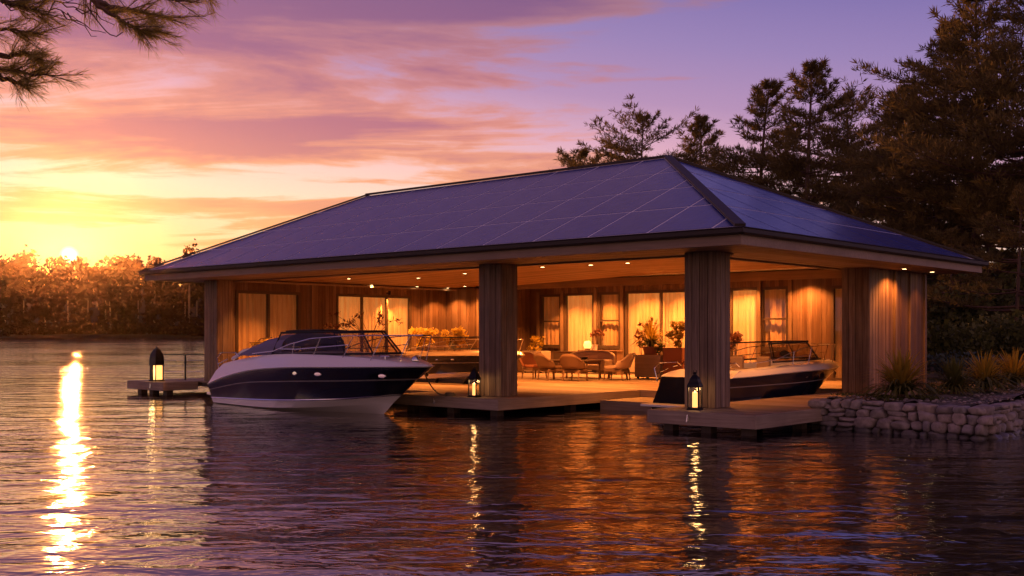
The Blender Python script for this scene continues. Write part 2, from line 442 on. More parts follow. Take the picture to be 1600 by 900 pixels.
def tag(o, label=None, cat=None, group=None, kind=None):
    if label: o['label'] = label
    if cat: o['category'] = cat
    if group: o['group'] = group
    if kind: o['kind'] = kind
    return o
def thing(name, label, cat, loc=(0,0,0), rz=0, group=None):
    o = bpy.data.objects.new(name, None); COL.objects.link(o); o.location = loc; o.rotation_euler = (0,0,rz)
    o.empty_display_size = .2
    return tag(o, label, cat, group)
def copy_tree(o, parent=None):
    c = o.copy(); COL.objects.link(c); c.parent = parent
    for ch in list(o.children): copy_tree(ch, c)
    return c
def lamp(name, kind, loc, energy, color, parent=None, size=.05, spot=None, blend=.6):
    l = bpy.data.lights.new(name, kind); l.energy = energy; l.color = color
    if kind == 'SPOT': l.spot_size = R(spot); l.spot_blend = blend
    if kind in ('POINT', 'SPOT'): l.shadow_soft_size = size
    o = bpy.data.objects.new(name, l); COL.objects.link(o); o.location = loc
    if parent: o.parent = parent
    return o

# ------------------------------------------------------------------ setting: water, land, far shore
water = MB()
water.quad([W(-900, -60, WATER), W(900, -60, WATER), W(900, 900, WATER), W(-900, 900, WATER)])
tag(water.build('lake_water', water_mat()), kind='structure')

rng = np.random.default_rng(7)
def land_z(X, Y):
    return .10 + .9*np.clip((Y-48)/60, 0, 1)**1.3 + .12*np.sin(X*.35+1)*np.sin(Y*.31)*np.clip((Y-40)/20, 0, 1)
land = MB()
outline = [(1.42,1.62),(4.55,1.5),(4.6,12),(9,22),(30,44),(150,60),(260,260),(100,420),(-160,300),(-90,120),(-52,60),(-17,16.5),(-17,13.8),(-2.3,13.8),(-2.3,11.2),(1.42,11.2)]
land.v += [(x, y, .13) for x, y in outline] + [(x, y, -1.2) for x, y in outline]
n_ = len(outline)
land.f.append(tuple(range(n_))); land.m.append(0)
for i in range(n_): land.f.append((i, (i+1) % n_, n_+(i+1) % n_, n_+i)[::-1]); land.m.append(0)
tag(land.build('ground', M_GROUND), kind='structure')
# wooded rise behind the boathouse
rows = []
for i in range(30):
    Y = 30 + i*5
    rows.append([tuple(W(-5 + .12*Y + j*6 + .0*Y, Y, .05 + 5.5*min(1, max(0, (Y-62)/70))**1.2 + .35*math.sin(j*1.7+i)*min(1, i/8))) for j in range(26)])
rise = MB(); rise.grid([[ (p[0], p[1], p[2] if (p[1] > 15 and (p[0] < 3 or p[1] > 26)) else -.6) for p in r] for r in rows])
tag(rise.build('wooded_rise_ground', M_FLOORF, smooth=True), kind='structure')
# far shore terrain
rows = []
for i in range(14):
    Y = 402 + i*9 
    rows.append([tuple(W(-520 + j*20, Y + 9*math.sin(j*.6), WATER - .5 + min(2.2, i*1.8) + 22*max(0, (i-4)/9))) for j in range(56)])
fs = MB(); fs.grid(rows)
tag(fs.build('far_shore_terrain', M_FLOORF, smooth=True), kind='structure')

# ------------------------------------------------------------------ vegetation generators
def clump_quads(centers, size, rg, squash=.8):
    """leaf clumps: one randomly turned four-sided leaf spray per centre"""
    n = len(centers); a = rg.normal(size=(n,3)); a /= np.linalg.norm(a, axis=1)[:,None]
    b = rg.normal(size=(n,3)); b -= (a*b).sum(1)[:,None]*a; b /= np.linalg.norm(b, axis=1)[:,None]
    s = size*(.55+.9*rg.random(n))[:,None]
    V = np.stack([centers - a*s*.5, centers + b*s*.5*squash, centers + a*s*.5, centers - b*s*.5*squash*.7], 1).reshape(-1,3)
    return V, np.arange(4*n).reshape(-1,4)

def crown_points(rg, n, lobes, flat=1.0):
    """points on and in several uneven lobes (cx,cy,cz,rx,rz)"""
    out = []
    w = np.array([l[3]**2 for l in lobes]); w = w/w.sum(); idx = rg.choice(len(lobes), n, p=w)
    L = np.array(lobes)[idx]
    d = rg.normal(size=(n,3)); d /= np.linalg.norm(d, axis=1)[:,None]
    r = rg.random(n)**.30*(1 + .22*np.sin(d[:,0]*7+idx)*np.cos(d[:,2]*6+idx*2))
    return np.stack([L[:,0]+d[:,0]*r*L[:,3], L[:,1]+d[:,1]*r*L[:,3], L[:,2]+d[:,2]*r*L[:,4]], 1)

def broadleaf(rg, H, Rr, n, size, base=.35):
    lobes = []
    for k in range(9):
        a = rg.random()*2*PI; q = rg.random()*Rr*.55; hz = H*(base + (1-base)*(.15+.72*rg.random()))
        f = 1-abs(hz/H-.6)*.9
        lobes.append((math.cos(a)*q, math.sin(a)*q, hz, Rr*(.30+.3*rg.random())*f, H*.12*(.8+.5*rg.random())))
    lobes.append((0, 0, H*.86, Rr*.38, H*.13))
    return clump_quads(crown_points(rg, n, lobes), size, rg)

def merge(parts):
    V = []; F = []; k = 0
    for v, f in parts: V.append(v); F.append(f+k); k += len(v)
    return np.concatenate(V), np.concatenate(F)

# far wood on the opposite shore
rg = np.random.default_rng(3)
parts = []
for i in range(330):
    row = i % 3
    X = -330 + (i//3)*4.6 + rg.normal()*1.6; Y = 411 + row*15 + rg.normal()*3
    H = (17, 23, 27)[row]*(.82+.3*rg.random())
    sv = .5+.5*math.sin(X*.06)*math.sin(X*.023+1)
    H *= .88+.2*sv
    H = min(H*1.1, (23, 27.0, 28.2)[row]) if -190 < X < -148 else (min(H, (20, 24.5, 25.5)[row]) if X >= -148 else min(H*1.14, 30+1.5*row))
    v, f = broadleaf(rg, H, H*(.20+.09*rg.random()), 300, 1.9, base=.18 if row == 0 else .4)
    p = W(X, Y, [0.4, 2.5, 4.5][row]); v = v + np.array(p); parts.append((v, f))
for i in range(420):
    X = -330+i*1.25+rg.normal(); H = 3+(3.5 if i % 2 else 9)*rg.random()
    v, f = broadleaf(rg, H, 3.4+H*.22, 90, 1.5, base=.05); parts.append((v + np.array(W(X, 404+rg.random()*4, -.3)), f))
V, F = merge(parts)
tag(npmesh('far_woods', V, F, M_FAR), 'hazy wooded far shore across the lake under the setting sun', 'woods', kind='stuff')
# trunks that show in the far wood
tk = MB()
for i in range(80):
    X = -320+i*6.1+rg.normal()*2; p = W(X, 408+rg.random()*4, -.3)
    tk.tube([p, p+Vector((rg.normal()*.4, 0, 14))], [.38, .22], 5, cap=False)
tag(tk.build('far_woods', M_BARK), 'thin trunks lit within the hazy far shore wood', 'woods', kind='stuff')
# trees that stand out on the far skyline
def far_tree(px_X, Y, H, Rr, label, seed):
    r2 = np.random.default_rng(seed)
    t = thing('broadleaf_tree', label, 'tree', W(px_X, Y, 3.0), 0, 'skyline trees on the far shore')
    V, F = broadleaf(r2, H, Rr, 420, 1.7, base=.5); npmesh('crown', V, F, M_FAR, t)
    m = MB(); m.tube([(0,0,-1),(.3,0,H*.5),(0,.2,H*.85)], [.55,.4,.15], 6); m.build('trunk', M_BARK, t)
far_tree(-122.5, 412, 31.5, 6.0, 'rounded tree standing highest on the far skyline near the roof edge', 21)
far_tree(-137, 416, 28.5, 8.5, 'broad flat-topped far tree with bright gaps, left of the rounded tall one', 22)
far_tree(-110, 420, 28.0, 6.0, 'slim far treetop just clearing the roof corner', 23)
far_tree(-196, 418, 26, 8, 'wide far treetop at the left end of the skyline', 24)
far_tree(-152, 421, 26.5, 7, 'small domed far treetop just right of the setting sun', 25)

# ---- pines
def pine(seed, H, Rmax, base=.22, nw=None, tuft=.40, gap=.42, asym=0.0, dens=1.0, pexp=.8):
    """returns limb MB, needle arrays"""
    rg = np.random.default_rng(seed)
    limbs = MB(); nw = nw or int(H/.70)
    bend = rg.normal(size=2)*.25
    def axis(z): q = z/H; return Vector((bend[0]*q*q + .12*math.sin(q*5+seed), bend[1]*q*q, z))
    limbs.tube([axis(H*i/10) for i in range(11)], [max(.02, H*.0145*(1-i/10.3)**.8+.01) for i in range(11)], 9)
    T = []   # tuft base, direction
    for w in range(nw):
        q = w/(nw-1); z = H*(base + (1-base)*q**.92)
        prof = (1-q)**pexp*1.18*(.62+.38*math.sin(min(1, q*3.2)*PI/2))
        for k in range(int(rg.integers(8, 12)*(1-.6*q**2))):
            a = rg.random()*2*PI
            L = Rmax*prof*(.50+.75*rg.random())*(1+asym*math.cos(a)) + .35*(1-q) + .22
            if rg.random() < .07: L *= 1.25
            if rg.random() < .10 and q < .5: continue
            z0 = z + rg.normal()*.09
            p0 = axis(min(z0, H*.99)); rise = -.06+.42*q**1.5+4.0*max(0, q-.78)+rg.normal()*.035; z -= .0
            d = Vector((math.cos(a), math.sin(a), 0)); ns = max(4, int(L/gap)); pts = []
            cur = rg.normal()*.12; side = Vector((-d.y, d.x, 0))
            for i in range(ns+1):
                u = i/ns; pts.append(p0 + d*(L*u) + side*(cur*L*u*u) + Vector((0,0, L*(rise*u + .20*u**2.5 - .10*u))))
            limbs.tube(pts, [.012+.045*(1-i/ns)*(L/Rmax) for i in range(ns+1)], 4, cap=False)
            st = .22 if q > .6 else .38
            for i in range(1, ns+1):
                u = i/ns
                if u < st: continue
                p = pts[i]; tw = L*.44*(1-u*.6)*(.6+.6*rg.random())
                for sgn in (-1, 1):
                    dd = (d*.75 + side*sgn*(.75+.2*rg.random()) + Vector((0,0,.12+rg.normal()*.05))).normalized()
                    m = max(2, int(tw/(tuft*.55)*dens))
                    for j in range(1, m+1):
                        v = j/m; T.append((p + dd*(tw*v) + Vector((0,0,.10*tw*v*v + rg.normal()*.04)), (dd*.8 + Vector((0,0,.75))).normalized(), 1.0))
                T.append((p, (d+Vector((0,0,.6))).normalized(), 1.0))
            T.append((pts[-1], (d+Vector((0,0,.5))).normalized(), 1.15))
    for j in range(6): T.append((axis(H*(.88+.022*j)), Vector((0,0,1)), 1.0))
    P = np.array([t[0] for t in T]); D = np.array([t[1] for t in T]); sc = np.array([t[2] for t in T])
    K = 8; n = len(P)
    P = np.repeat(P, K, 0); D = np.repeat(D, K, 0); sc = np.repeat(sc, K)
    r = rg.normal(size=P.shape)*.50; dirs = D + r; dirs /= np.linalg.norm(dirs, axis=1)[:,None]
    w = np.cross(dirs, rg.normal(size=P.shape)); w /= np.linalg.norm(w, axis=1)[:,None]
    Ln = (tuft*(.6+.6*rg.random(len(P)))*sc)[:,None]; wd = .016+.013*rg.random(len(P))[:,None]
    V = np.stack([P - w*wd*.6, P + dirs*Ln*.55 + w*wd, P + dirs*Ln, P + dirs*Ln*.55 - w*wd], 1).reshape(-1,3)
    return limbs, V, np.arange(len(V)).reshape(-1,4)

PROTO = {}
def pine_proto(key, *a, **k):
    limbs, V, F = pine(*a, **k)
    tr = limbs.build('trunk', M_BARK, None, smooth=True); cr = npmesh('crown', V, F, M_NEEDLE)
    PROTO[key] = (tr.data, cr.data)
    bpy.data.objects.remove(tr); bpy.data.objects.remove(cr)
def place_pine(key, X, Y, z, sc, rz, label, sz=1.0):
    t = thing('pine_tree', label, 'pine tree', W(X, Y, z), rz, 'pines behind the boathouse'); t.scale = (sc, sc, sc*sz)
    for nm, me in zip(('trunk', 'crown'), PROTO[key]):
        o = bpy.data.objects.new(nm, me); COL.objects.link(o); o.parent = t
    return t
pine_proto('tall', 11, 16.0, 4.7, base=.33, asym=-.1, pexp=.85)
pine_proto('full', 12, 15.0, 4.5, base=.14, pexp=1.0)
pine_proto('cone', 13, 15.0, 4.4, base=.16, pexp=.9)
pine_proto('round', 14, 14.0, 5.6, base=.22, pexp=.62)
pine_proto('small', 15, 8.0, 3.2, base=.06, tuft=.30)
def XP(px, Y): return (px-800)/1698*Y
place_pine('tall', XP(1524, 46), 46, .2, .97, .3, 'tallest pine at the right, straight red-brown trunk clear to the roof eave', 1.0)
place_pine('cone', XP(1462, 50), 50, .2, 1.02, 2.1, 'pine with warm-lit shelves of branches just left of the tallest trunk')
place_pine('full', XP(1262, 58), 58, .2, 1.02, 4.0, 'pointed pine centred behind the right hip of the roof')
place_pine('cone', XP(1180, 64), 64, .4, 1.03, 1.2, 'pine leaning over the roof left of the pointed one')
place_pine('round', XP(1002, 70), 70, .6, 1.04, .4, 'lone rounded pine above the roof ridge, standing free in the sky')
place_pine('cone', XP(1090, 74), 74, .8, 1.07, 3.0, 'narrow far pine in the gap between the rounded one and the big group', .95)
place_pine('small', XP(912, 84), 84, 2.0, 1.62, 1.0, 'little pine tip furthest left above the ridge')
place_pine('round', XP(1330, 62), 62, .5, 1.02, 5.2, 'dark pine filling the gap behind the pointed one and the tall pair')
place_pine('cone', XP(1395, 66), 66, .5, 1.03, .9, 'half-hidden pine behind the left branches of the tall pair', 1.0)
place_pine('tall', XP(1612, 43), 43, .2, .93, 2.6, 'dark pine cut by the right edge of the view')
place_pine('small', XP(1490, 40), 40, .13, .62, .8, 'young pine low beside the end wall of the boathouse')
place_pine('small', XP(1585, 37), 37, .13, .74, 2.4, 'young pine at the far right over the golden plants')
place_pine('small', XP(1535, 47), 47, .13, .9, 3.3, 'mid-height young pine at the foot of the tallest trunk')
place_pine('small', XP(1440, 52), 52, .13, .85, 5.0, 'young pine tucked behind the end wall corner')

def shrub_obj(X, Y, H, Rr, n, size, mat, label, cat='shrub', seed=0, group='shrubs below the pines', z=.1):
    r2 = np.random.default_rng(100+seed)
    t = thing('shrub', label, cat, W(X, Y, z), 0, group)
    lobes = [(r2.normal()*Rr*.4, r2.normal()*Rr*.4, H*(.35+.35*r2.random()), Rr*(.4+.3*r2.random()), H*.35) for _ in range(7)]
    V, F = clump_quads(crown_points(r2, n, lobes), size, r2); V[:,2] = np.maximum(V[:,2], .02)
    npmesh('foliage', V, F, mat, t)
    m = MB()
    for k in range(5):
        a = k*1.3+seed; m.tube([(0,0,0),(math.cos(a)*Rr*.3, math.sin(a)*Rr*.3, H*.45)], [.03,.015], 5)
    m.build('stem', M_BARK, t)
shr = [
    (1470, 33, 1.9, 1.5, 1500, .17, M_SHRUB, 'broad green shrub against the end wall corner'),
    (1520, 36, 1.5, 1.6, 1500, .17, M_SHRUB, 'low rounded bush behind the middle golden plant'),
    (1575, 34, 1.7, 1.5, 1500, .17, M_SHRUB, 'full bush behind the rightmost golden plant'),
    (1505, 31.5, .85, 1.1, 1200, .11, M_JUNI, 'blue-grey juniper cushion behind the golden plants'),
    (1560, 31.0, .8, 1.0, 1200, .11, M_JUNI, 'second blue-grey juniper, further right'),
    (1615, 33, 2.2, 1.6, 1500, .17, M_SHRUB, 'tall bush cut by the right edge of the view'),
    (1475, 39, 3.2, 2.0, 2200, .22, M_SHRUB, 'tall leafy bush rising behind the end wall'),
    (1550, 43, 3.8, 2.4, 2400, .24, M_SHRUB, 'largest leafy bush under the tallest pine'),
    (1612, 40, 3.4, 2.2, 2200, .22, M_SHRUB, 'dark leafy bush at the forest edge far right'),
    (1640, 46, 4.5, 2.6, 2200, .26, M_SHRUB, 'forest-edge bush partly outside the right of the view'),
    (1500, 50, 4.6, 2.8, 2400, .26, M_SHRUB, 'back-row bush between the two tall trunks'),
    (1430, 55, 4.5, 3.0, 2000, .28, M_SHRUB, 'back-row bush hidden mostly by the end wall')]
for i, (px, Y, H, Rr, n, size, mt, lb) in enumerate(shr): shrub_obj(XP(px, Y), Y, H, Rr, n, size, mt, lb, seed=i)
# dark depth of the wood behind the pines, one mass
r3 = np.random.default_rng(77); parts = []
for i in range(44):
    Y = 78 + r3.random()*34; X = Y*(.10 + .62*r3.random())
    H = 6.5+2.5*r3.random(); v, f = broadleaf(r3, H, 3.4, 420, .8, base=.08); parts.append((v+np.array(W(X, Y, .8)), f))
V, F = merge(parts)
tag(npmesh('woods', V, F, M_SHRUB), 'dark depth of the wood behind the pines at the right', 'woods', kind='stuff')

# ------------------------------------------------------------------ near pine: its boughs hang into the top left
def near_pine():
    t = thing('pine_tree', 'near pine whose bough hangs into the top left over the water', 'pine tree', W(-6.2, 5.2, WATER))
    inv = lambda p: Vector(p) - t.location
    b = MB(); tr = [W(-6.2, 5.2, WATER-.6), W(-6.25, 5.3, 2), W(-6.1, 5.5, 5), W(-6.2, 5.6, 9)]
    b.tube([inv(p) for p in tr], [.30, .24, .19, .08], 12); b.build('trunk', M_BARK, t, smooth=True)
    def C(px, py, Y): return W((px-800)/1698*Y, Y, 1.5+(520-py)/1698*Y)
    Y0 = 7.0
    limbs = [
        [C(-900, -500, 5.7), C(-100, -220, 6.3), C(90, -60, 6.8), C(150, 5, 7.0), C(195, 35, 7.0), C(215, 46, 7.05), C(245, 50, 7.1)],
        [C(-900, -420, 5.7), C(-300, -60, 6.4), C(-80, 30, 6.8), C(0, 45, 6.9), C(60, 52, 6.95)],
        [C(-900, -350, 5.7), C(-320, 0, 6.3), C(-80, 90, 6.7), C(10, 112, 6.9), C(78, 118, 6.9)],
        [C(-100, -220, 6.3), C(60, -80, 7.0), C(160, -30, 7.2), C(240, -5, 7.3), C(300, 4, 7.3)],
        [C(90, -60, 6.8), C(200, -60, 7.2), C(280, -45, 7.4), C(325, -12, 7.5)],
        [C(-80, -20, 6.6), C(0, 0, 6.8), C(35, 12, 6.9), C(75, 22, 6.9)],
        [C(150, 5, 7.0), C(185, 15, 7.1), C(225, 20, 7.2), C(262, 28, 7.2)],
        [C(-80, 90, 6.7), C(0, 88, 6.9), C(40, 84, 7), C(57, 92, 7)],
        [C(-40, 110, 6.8), C(20, 128, 7), C(40, 132, 7.0)],
    ]
    lm = MB(); T = []
    rr = np.random.default_rng(5)
    for li, L in enumerate(limbs):
        L = [Vector(p) for p in L]; pts = []
        for i in range(len(L)-1):
            n = 8
            for j in range(n): pts.append(L[i].lerp(L[i+1], j/n) + Vector(rr.normal(size=3)*.006))
        pts.append(L[-1]); N = len(pts)
        lm.tube([inv(p) for p in pts], [.006+.02*(1-i/(N-1)) for i in range(N)], 6)
        for i in range(int(N*.42), N):
            d = (pts[min(i+1,N-1)]-pts[i-1]).normalized()
            for s in range(2):
                if rr.random() < .38: continue
                sd = Vector(rr.normal(size=3)); sd = (sd - d*sd.dot(d)).normalized()
                sd.z = sd.z*.7 + .15
                tl = .05+.20*rr.random()
                e = pts[i] + (d*.8+sd*.8).normalized()*tl
                lm.tube([inv(pts[i]), inv(e)], [.004, .002], 4, cap=False)
                T.append((e, (d+sd*.7+Vector((0,0,.25))).normalized()))
                T.append((pts[i].lerp(e,.5), (d+sd+Vector((0,0,.1))).normalized()))
        T.append((pts[-1], (pts[-1]-pts[-2]).normalized()))
    # bare twigs
    for q in range(12):
        x = 5+q*10+rr.random()*12; y = rr.random()*20; p = C(x, y, 6.95); pp = [p]
        for j in range(6):
            x += 7+6*rr.random(); y += rr.normal()*5+3; pp.append(C(x, y, 6.95+.02*j))
        lm.tube([inv(k) for k in pp], [.005-.0005*j for j in range(7)], 4)
    pp = [C(*k, 7.0) for k in ((135,8),(150,30),(165,48),(172,54),(182,57),(192,50))]
    lm.tube([inv(k) for k in pp], .0035, 4)
    lm.build('bough', M_BARK, t)
    P = np.array([inv(a) for a, b in T]); D = np.array([b for a, b in T]); K = 30
    P = np.repeat(P, K, 0); D = np.repeat(D, K, 0)
    P = P - D*(rr.random(len(P))*.10)[:,None]
    dirs = D + rr.normal(size=P.shape)*.42; dirs /= np.linalg.norm(dirs, axis=1)[:,None]
    w = np.cross(dirs, rr.normal(size=P.shape)); w /= np.linalg.norm(w, axis=1)[:,None]
    Ln = (.065+.05*rr.random(len(P)))[:,None]; wd = .0016
    drop = np.zeros_like(P); drop[:,2] = -.012
    V = np.stack([P-w*wd, P+dirs*Ln*.6+w*wd, P+dirs*Ln+drop, P+dirs*Ln*.6-w*wd], 1).reshape(-1,3)
    npmesh('needles', V, np.arange(len(V)).reshape(-1,4), M_NEEDLE_NEAR, t)
near_pine()

# ------------------------------------------------------------------ boathouse
house = thing('boathouse', 'open wooden boathouse with hipped solar roof and lit rooms over the water', 'boathouse')
EF, EB, ER, EL_ = -1.33, 11.3, 1.33, -19.4      # eave lines
ZS, ZE = 3.10, 3.40                             # soffit, roof edge
RB, RZ, RA0, RA1 = 4.98, 6.05, -16.35, -4.45      # ridge
def zc(x): return 3.15 + .30*min(1, max(0, (x+18)/9))      # ceiling height
roof = MB()
Fl, Fr, Br, Bl = (EL_, EF, ZE), (ER, EF, ZE), (ER, EB, ZE), (EL_, EB, ZE)
RL, RR = (RA0, RB, RZ), (RA1, RB, RZ)
roof.quad([Fl, Fr, RR, RL]); roof.quad([Fr, Br, RR]); roof.quad([Br, Bl, RL, RR]); roof.quad([Bl, Fl, RL])
roof_o = roof.build('roof', M_ALU, house)
lowroof = MB(); lowroof.box(EL_+.1, -1.2, 10.6, 14.5, 3.51, 3.62); lowroof.build('lean_to_roof', M_GUT, house)
# solar panels
def clip(poly, a, b):   # keep left of a->b
    out = []
    side = lambda p: (b[0]-a[0])*(p[1]-a[1]) - (b[1]-a[1])*(p[0]-a[0])
    for i in range(len(poly)):
        p, q = poly[i], poly[(i+1) % len(poly)]; sp, sq = side(p), side(q)
        if sp >= 0: out.append(p)
        if sp*sq < 0:
            k = sp/(sp-sq); out.append((p[0]+(q[0]-p[0])*k, p[1]+(q[1]-p[1])*k))
    return out
def panels(O, ex, ey, outline, x0, x1, cw, rows, rh, y0):
    """O origin, ex/ey unit vectors on the roof plane, outline = polygon (ccw) in plane coordinates"""
    O, ex, ey = Vector(O), Vector(ex).normalized(), Vector(ey).normalized(); nz = ex.cross(ey)
    n = len(outline); c0 = x0
    while c0 < x1:
        for r in range(rows):
            g = .032
            poly = [(c0+g, y0+r*rh+g), (c0+cw-g, y0+r*rh+g), (c0+cw-g, y0+(r+1)*rh-g), (c0+g, y0+(r+1)*rh-g)]
            for i in range(n):
                poly = clip(poly, outline[i], outline[(i+1) % n])
                if len(poly) < 3: break
            if len(poly) < 3: continue
            ar = abs(sum(poly[i][0]*poly[(i+1)%len(poly)][1]-poly[(i+1)%len(poly)][0]*poly[i][1] for i in range(len(poly))))/2
            if ar < .08: continue
            m = MB(); k = len(poly)
            P = lambda q, h: O + ex*q[0] + ey*q[1] + nz*h
            m.v = [tuple(P(q, -.02)) for q in poly] + [tuple(P(q, .007)) for q in poly]
            m.f = [tuple(range(k, 2*k))] + [(i, (i+1)%k, k+(i+1)%k, k+i) for i in range(k)]; m.m = [0]*(k+1)
            o = m.build('solar_panel', M_SOLAR, roof_o)
            uvl = o.data.uv_layers.new(name='UVMap'); idx = 0
            allp = poly+poly
            for f in m.f:
                for vi in f: uvl.data[idx].uv = (allp[vi][0]-c0, allp[vi][1]-y0-r*rh); idx += 1
        c0 += cw
sl_f = math.hypot(RB-EF, RZ-ZE)
panels(Fl, (1,0,0), (0, RB-EF, RZ-ZE), [(.28,.08),(ER-EL_-.16,.08),(RA1-EL_-.06,sl_f-.10),(RA0-EL_+.12,sl_f-.10)], -.35, 21, 1.46, 4, (sl_f-.16)/4, .08)
sl_r = math.hypot(ER-RA1, RZ-ZE); hl = EB-EF; mid = RB-EF
panels(Fr, (0,1,0), (-(ER-RA1), 0, RZ-ZE), [(.16,.08),(hl-.16,.08),(mid+.05,sl_r-.12),(mid-.05,sl_r-.12)], .1, hl, 1.72, 4, (sl_r-.16)/4, .08)
# ridge and hip caps
def cap(p, q, w=.15):
    m = MB(); m.bar(Vector(p)+Vector((0,0,.05)), Vector(q)+Vector((0,0,.035)), w, .05); return m.build('hip_cap', M_GUT, roof_o)
cap(RL, RR, .12).name = 'ridge_cap'; cap(Fr, RR, .20); cap(Br, RR, .16); cap(Fl, RL, .14); cap(Bl, RL, .14)
# gutter with rounded lip
g = MB()
def gutter(p, q, out):
    o = Vector(out); p, q = Vector(p), Vector(q)
    prof = [(.0,-.12),(.09,-.12),(.125,-.09),(.13,-.02),(.15,0),(.13,.012),(0,.012)]
    for i in range(len(prof)-1):
        a, b = prof[i], prof[i+1]
        g.quad([p+o*a[0]+Vector((0,0,a[1])), q+o*a[0]+Vector((0,0,a[1])), q+o*b[0]+Vector((0,0,b[1])), p+o*b[0]+Vector((0,0,b[1]))])
e = .13
gutter((EL_-e,EF,ZE),(ER+e,EF,ZE),(0,-1,0)); gutter((ER,EF-e,ZE),(ER,EB+e,ZE),(1,0,0)); gutter((EL_,EF-e,ZE),(EL_,EB+e,ZE),(-1,0,0)); gutter((EL_,EB,ZE),(ER,EB,ZE),(0,1,0))
g.build('gutter', M_GUT, house)
fa = MB()
fa.box(EL_, ER, EF, EF+.04, ZS, ZE-.03); fa.box(EL_, ER, EB-.04, EB, ZS, ZE-.03)
fa.box(EL_, EL_+.04, EF+.041, EB-.041, ZS, ZE-.03); fa.box(ER-.04, ER, EF+.041, EB-.041, ZS, ZE-.03)
fa.build('fascia', M_EAVE, house)
# soffit boards run along the eaves
sf = MB()
y = EF+.045
while y < .66: sf.box(EL_+.05, ER-.05, y, y+.145, ZS+.02, ZS+.05); y += .15
x = ER-.05
while x > -.70: sf.box(x-.145, x, .70, EB-.05, ZS+.02, ZS+.05); x -= .15
x = EL_+.05
while x < -17.6: sf.box(x, x+.145, .70, EB-.05, ZS+.02, ZS+.05); x += .15
sf.build('soffit', M_EAVE, house)
bm_ = MB()
bm_.box(-18.2, 0.0, .58, .70, ZS-.02, 3.36); bm_.box(-.86, -.74, .71, 7.2, ZS-.02, 3.36); bm_.box(-17.62, -17.5, .71, 13.2, ZS-.02, 3.13)
bm_.build('edge_beam', M_EAVE, house)
# ceiling: boards running along the front, gently lower to the left
ce = MB(); y = .72
xs = [-18.3, -9, -.75]
while y < 13.35:
    for i in range(2):
        x0, x1 = xs[i]+.002, xs[i+1]; z0, z1 = zc(x0), zc(x1)
        if y > 10.9 and i == 1: x1 = -2.3
        y1 = y+.148
        ce.hexa([(x0,y,z0),(x1,y,z1),(x1,y1,z1),(x0,y1,z0),(x0,y,z0+.03),(x1,y,z1+.03),(x1,y1,z1+.03),(x0,y1,z0+.03)])
    y += .15
ceil_o = ce.build('ceiling', M_CEIL, house)
# closed attic above the boards
at = MB(); at.box(-18.4, -.6, .7, 13.4, 3.49, 3.5); at.build('attic_floor', M_DARK, house)

# columns of vertical boards
def column(x0, x1, y0, y1):
    m = MB(); m.box(x0+.02, x1-.02, y0+.02, y1-.02, 0.01, ZS+.02, 1)
    def face(a0, a1, n, fn):
        w = (a1-a0)/n
        for i in range(n): fn(a0+i*w+.007, a0+(i+1)*w-.007)
    face(x0, x1, 4, lambda a, b: m.box(a, b, y0, y0+.019, 0.01, ZS+.018, 0))
    face(x0, x1, 4, lambda a, b: m.box(a, b, y1-.019, y1, 0.01, ZS+.018, 0))
    face(y0+.02, y1-.02, 3, lambda a, b: m.box(x1-.019, x1, a, b, 0.01, ZS+.018, 0))
    face(y0+.02, y1-.02, 3, lambda a, b: m.box(x0, x0+.019, a, b, 0.01, ZS+.018, 0))
    m.build('column', [M_COLW, M_DARK], house, bevel=.004)
column(-.72, 0, 0, .58); column(-.72, 0, 7.2, 7.78); column(-6.46, -5.74, 0, .58); column(-18.2, -17.5, 0, .6)

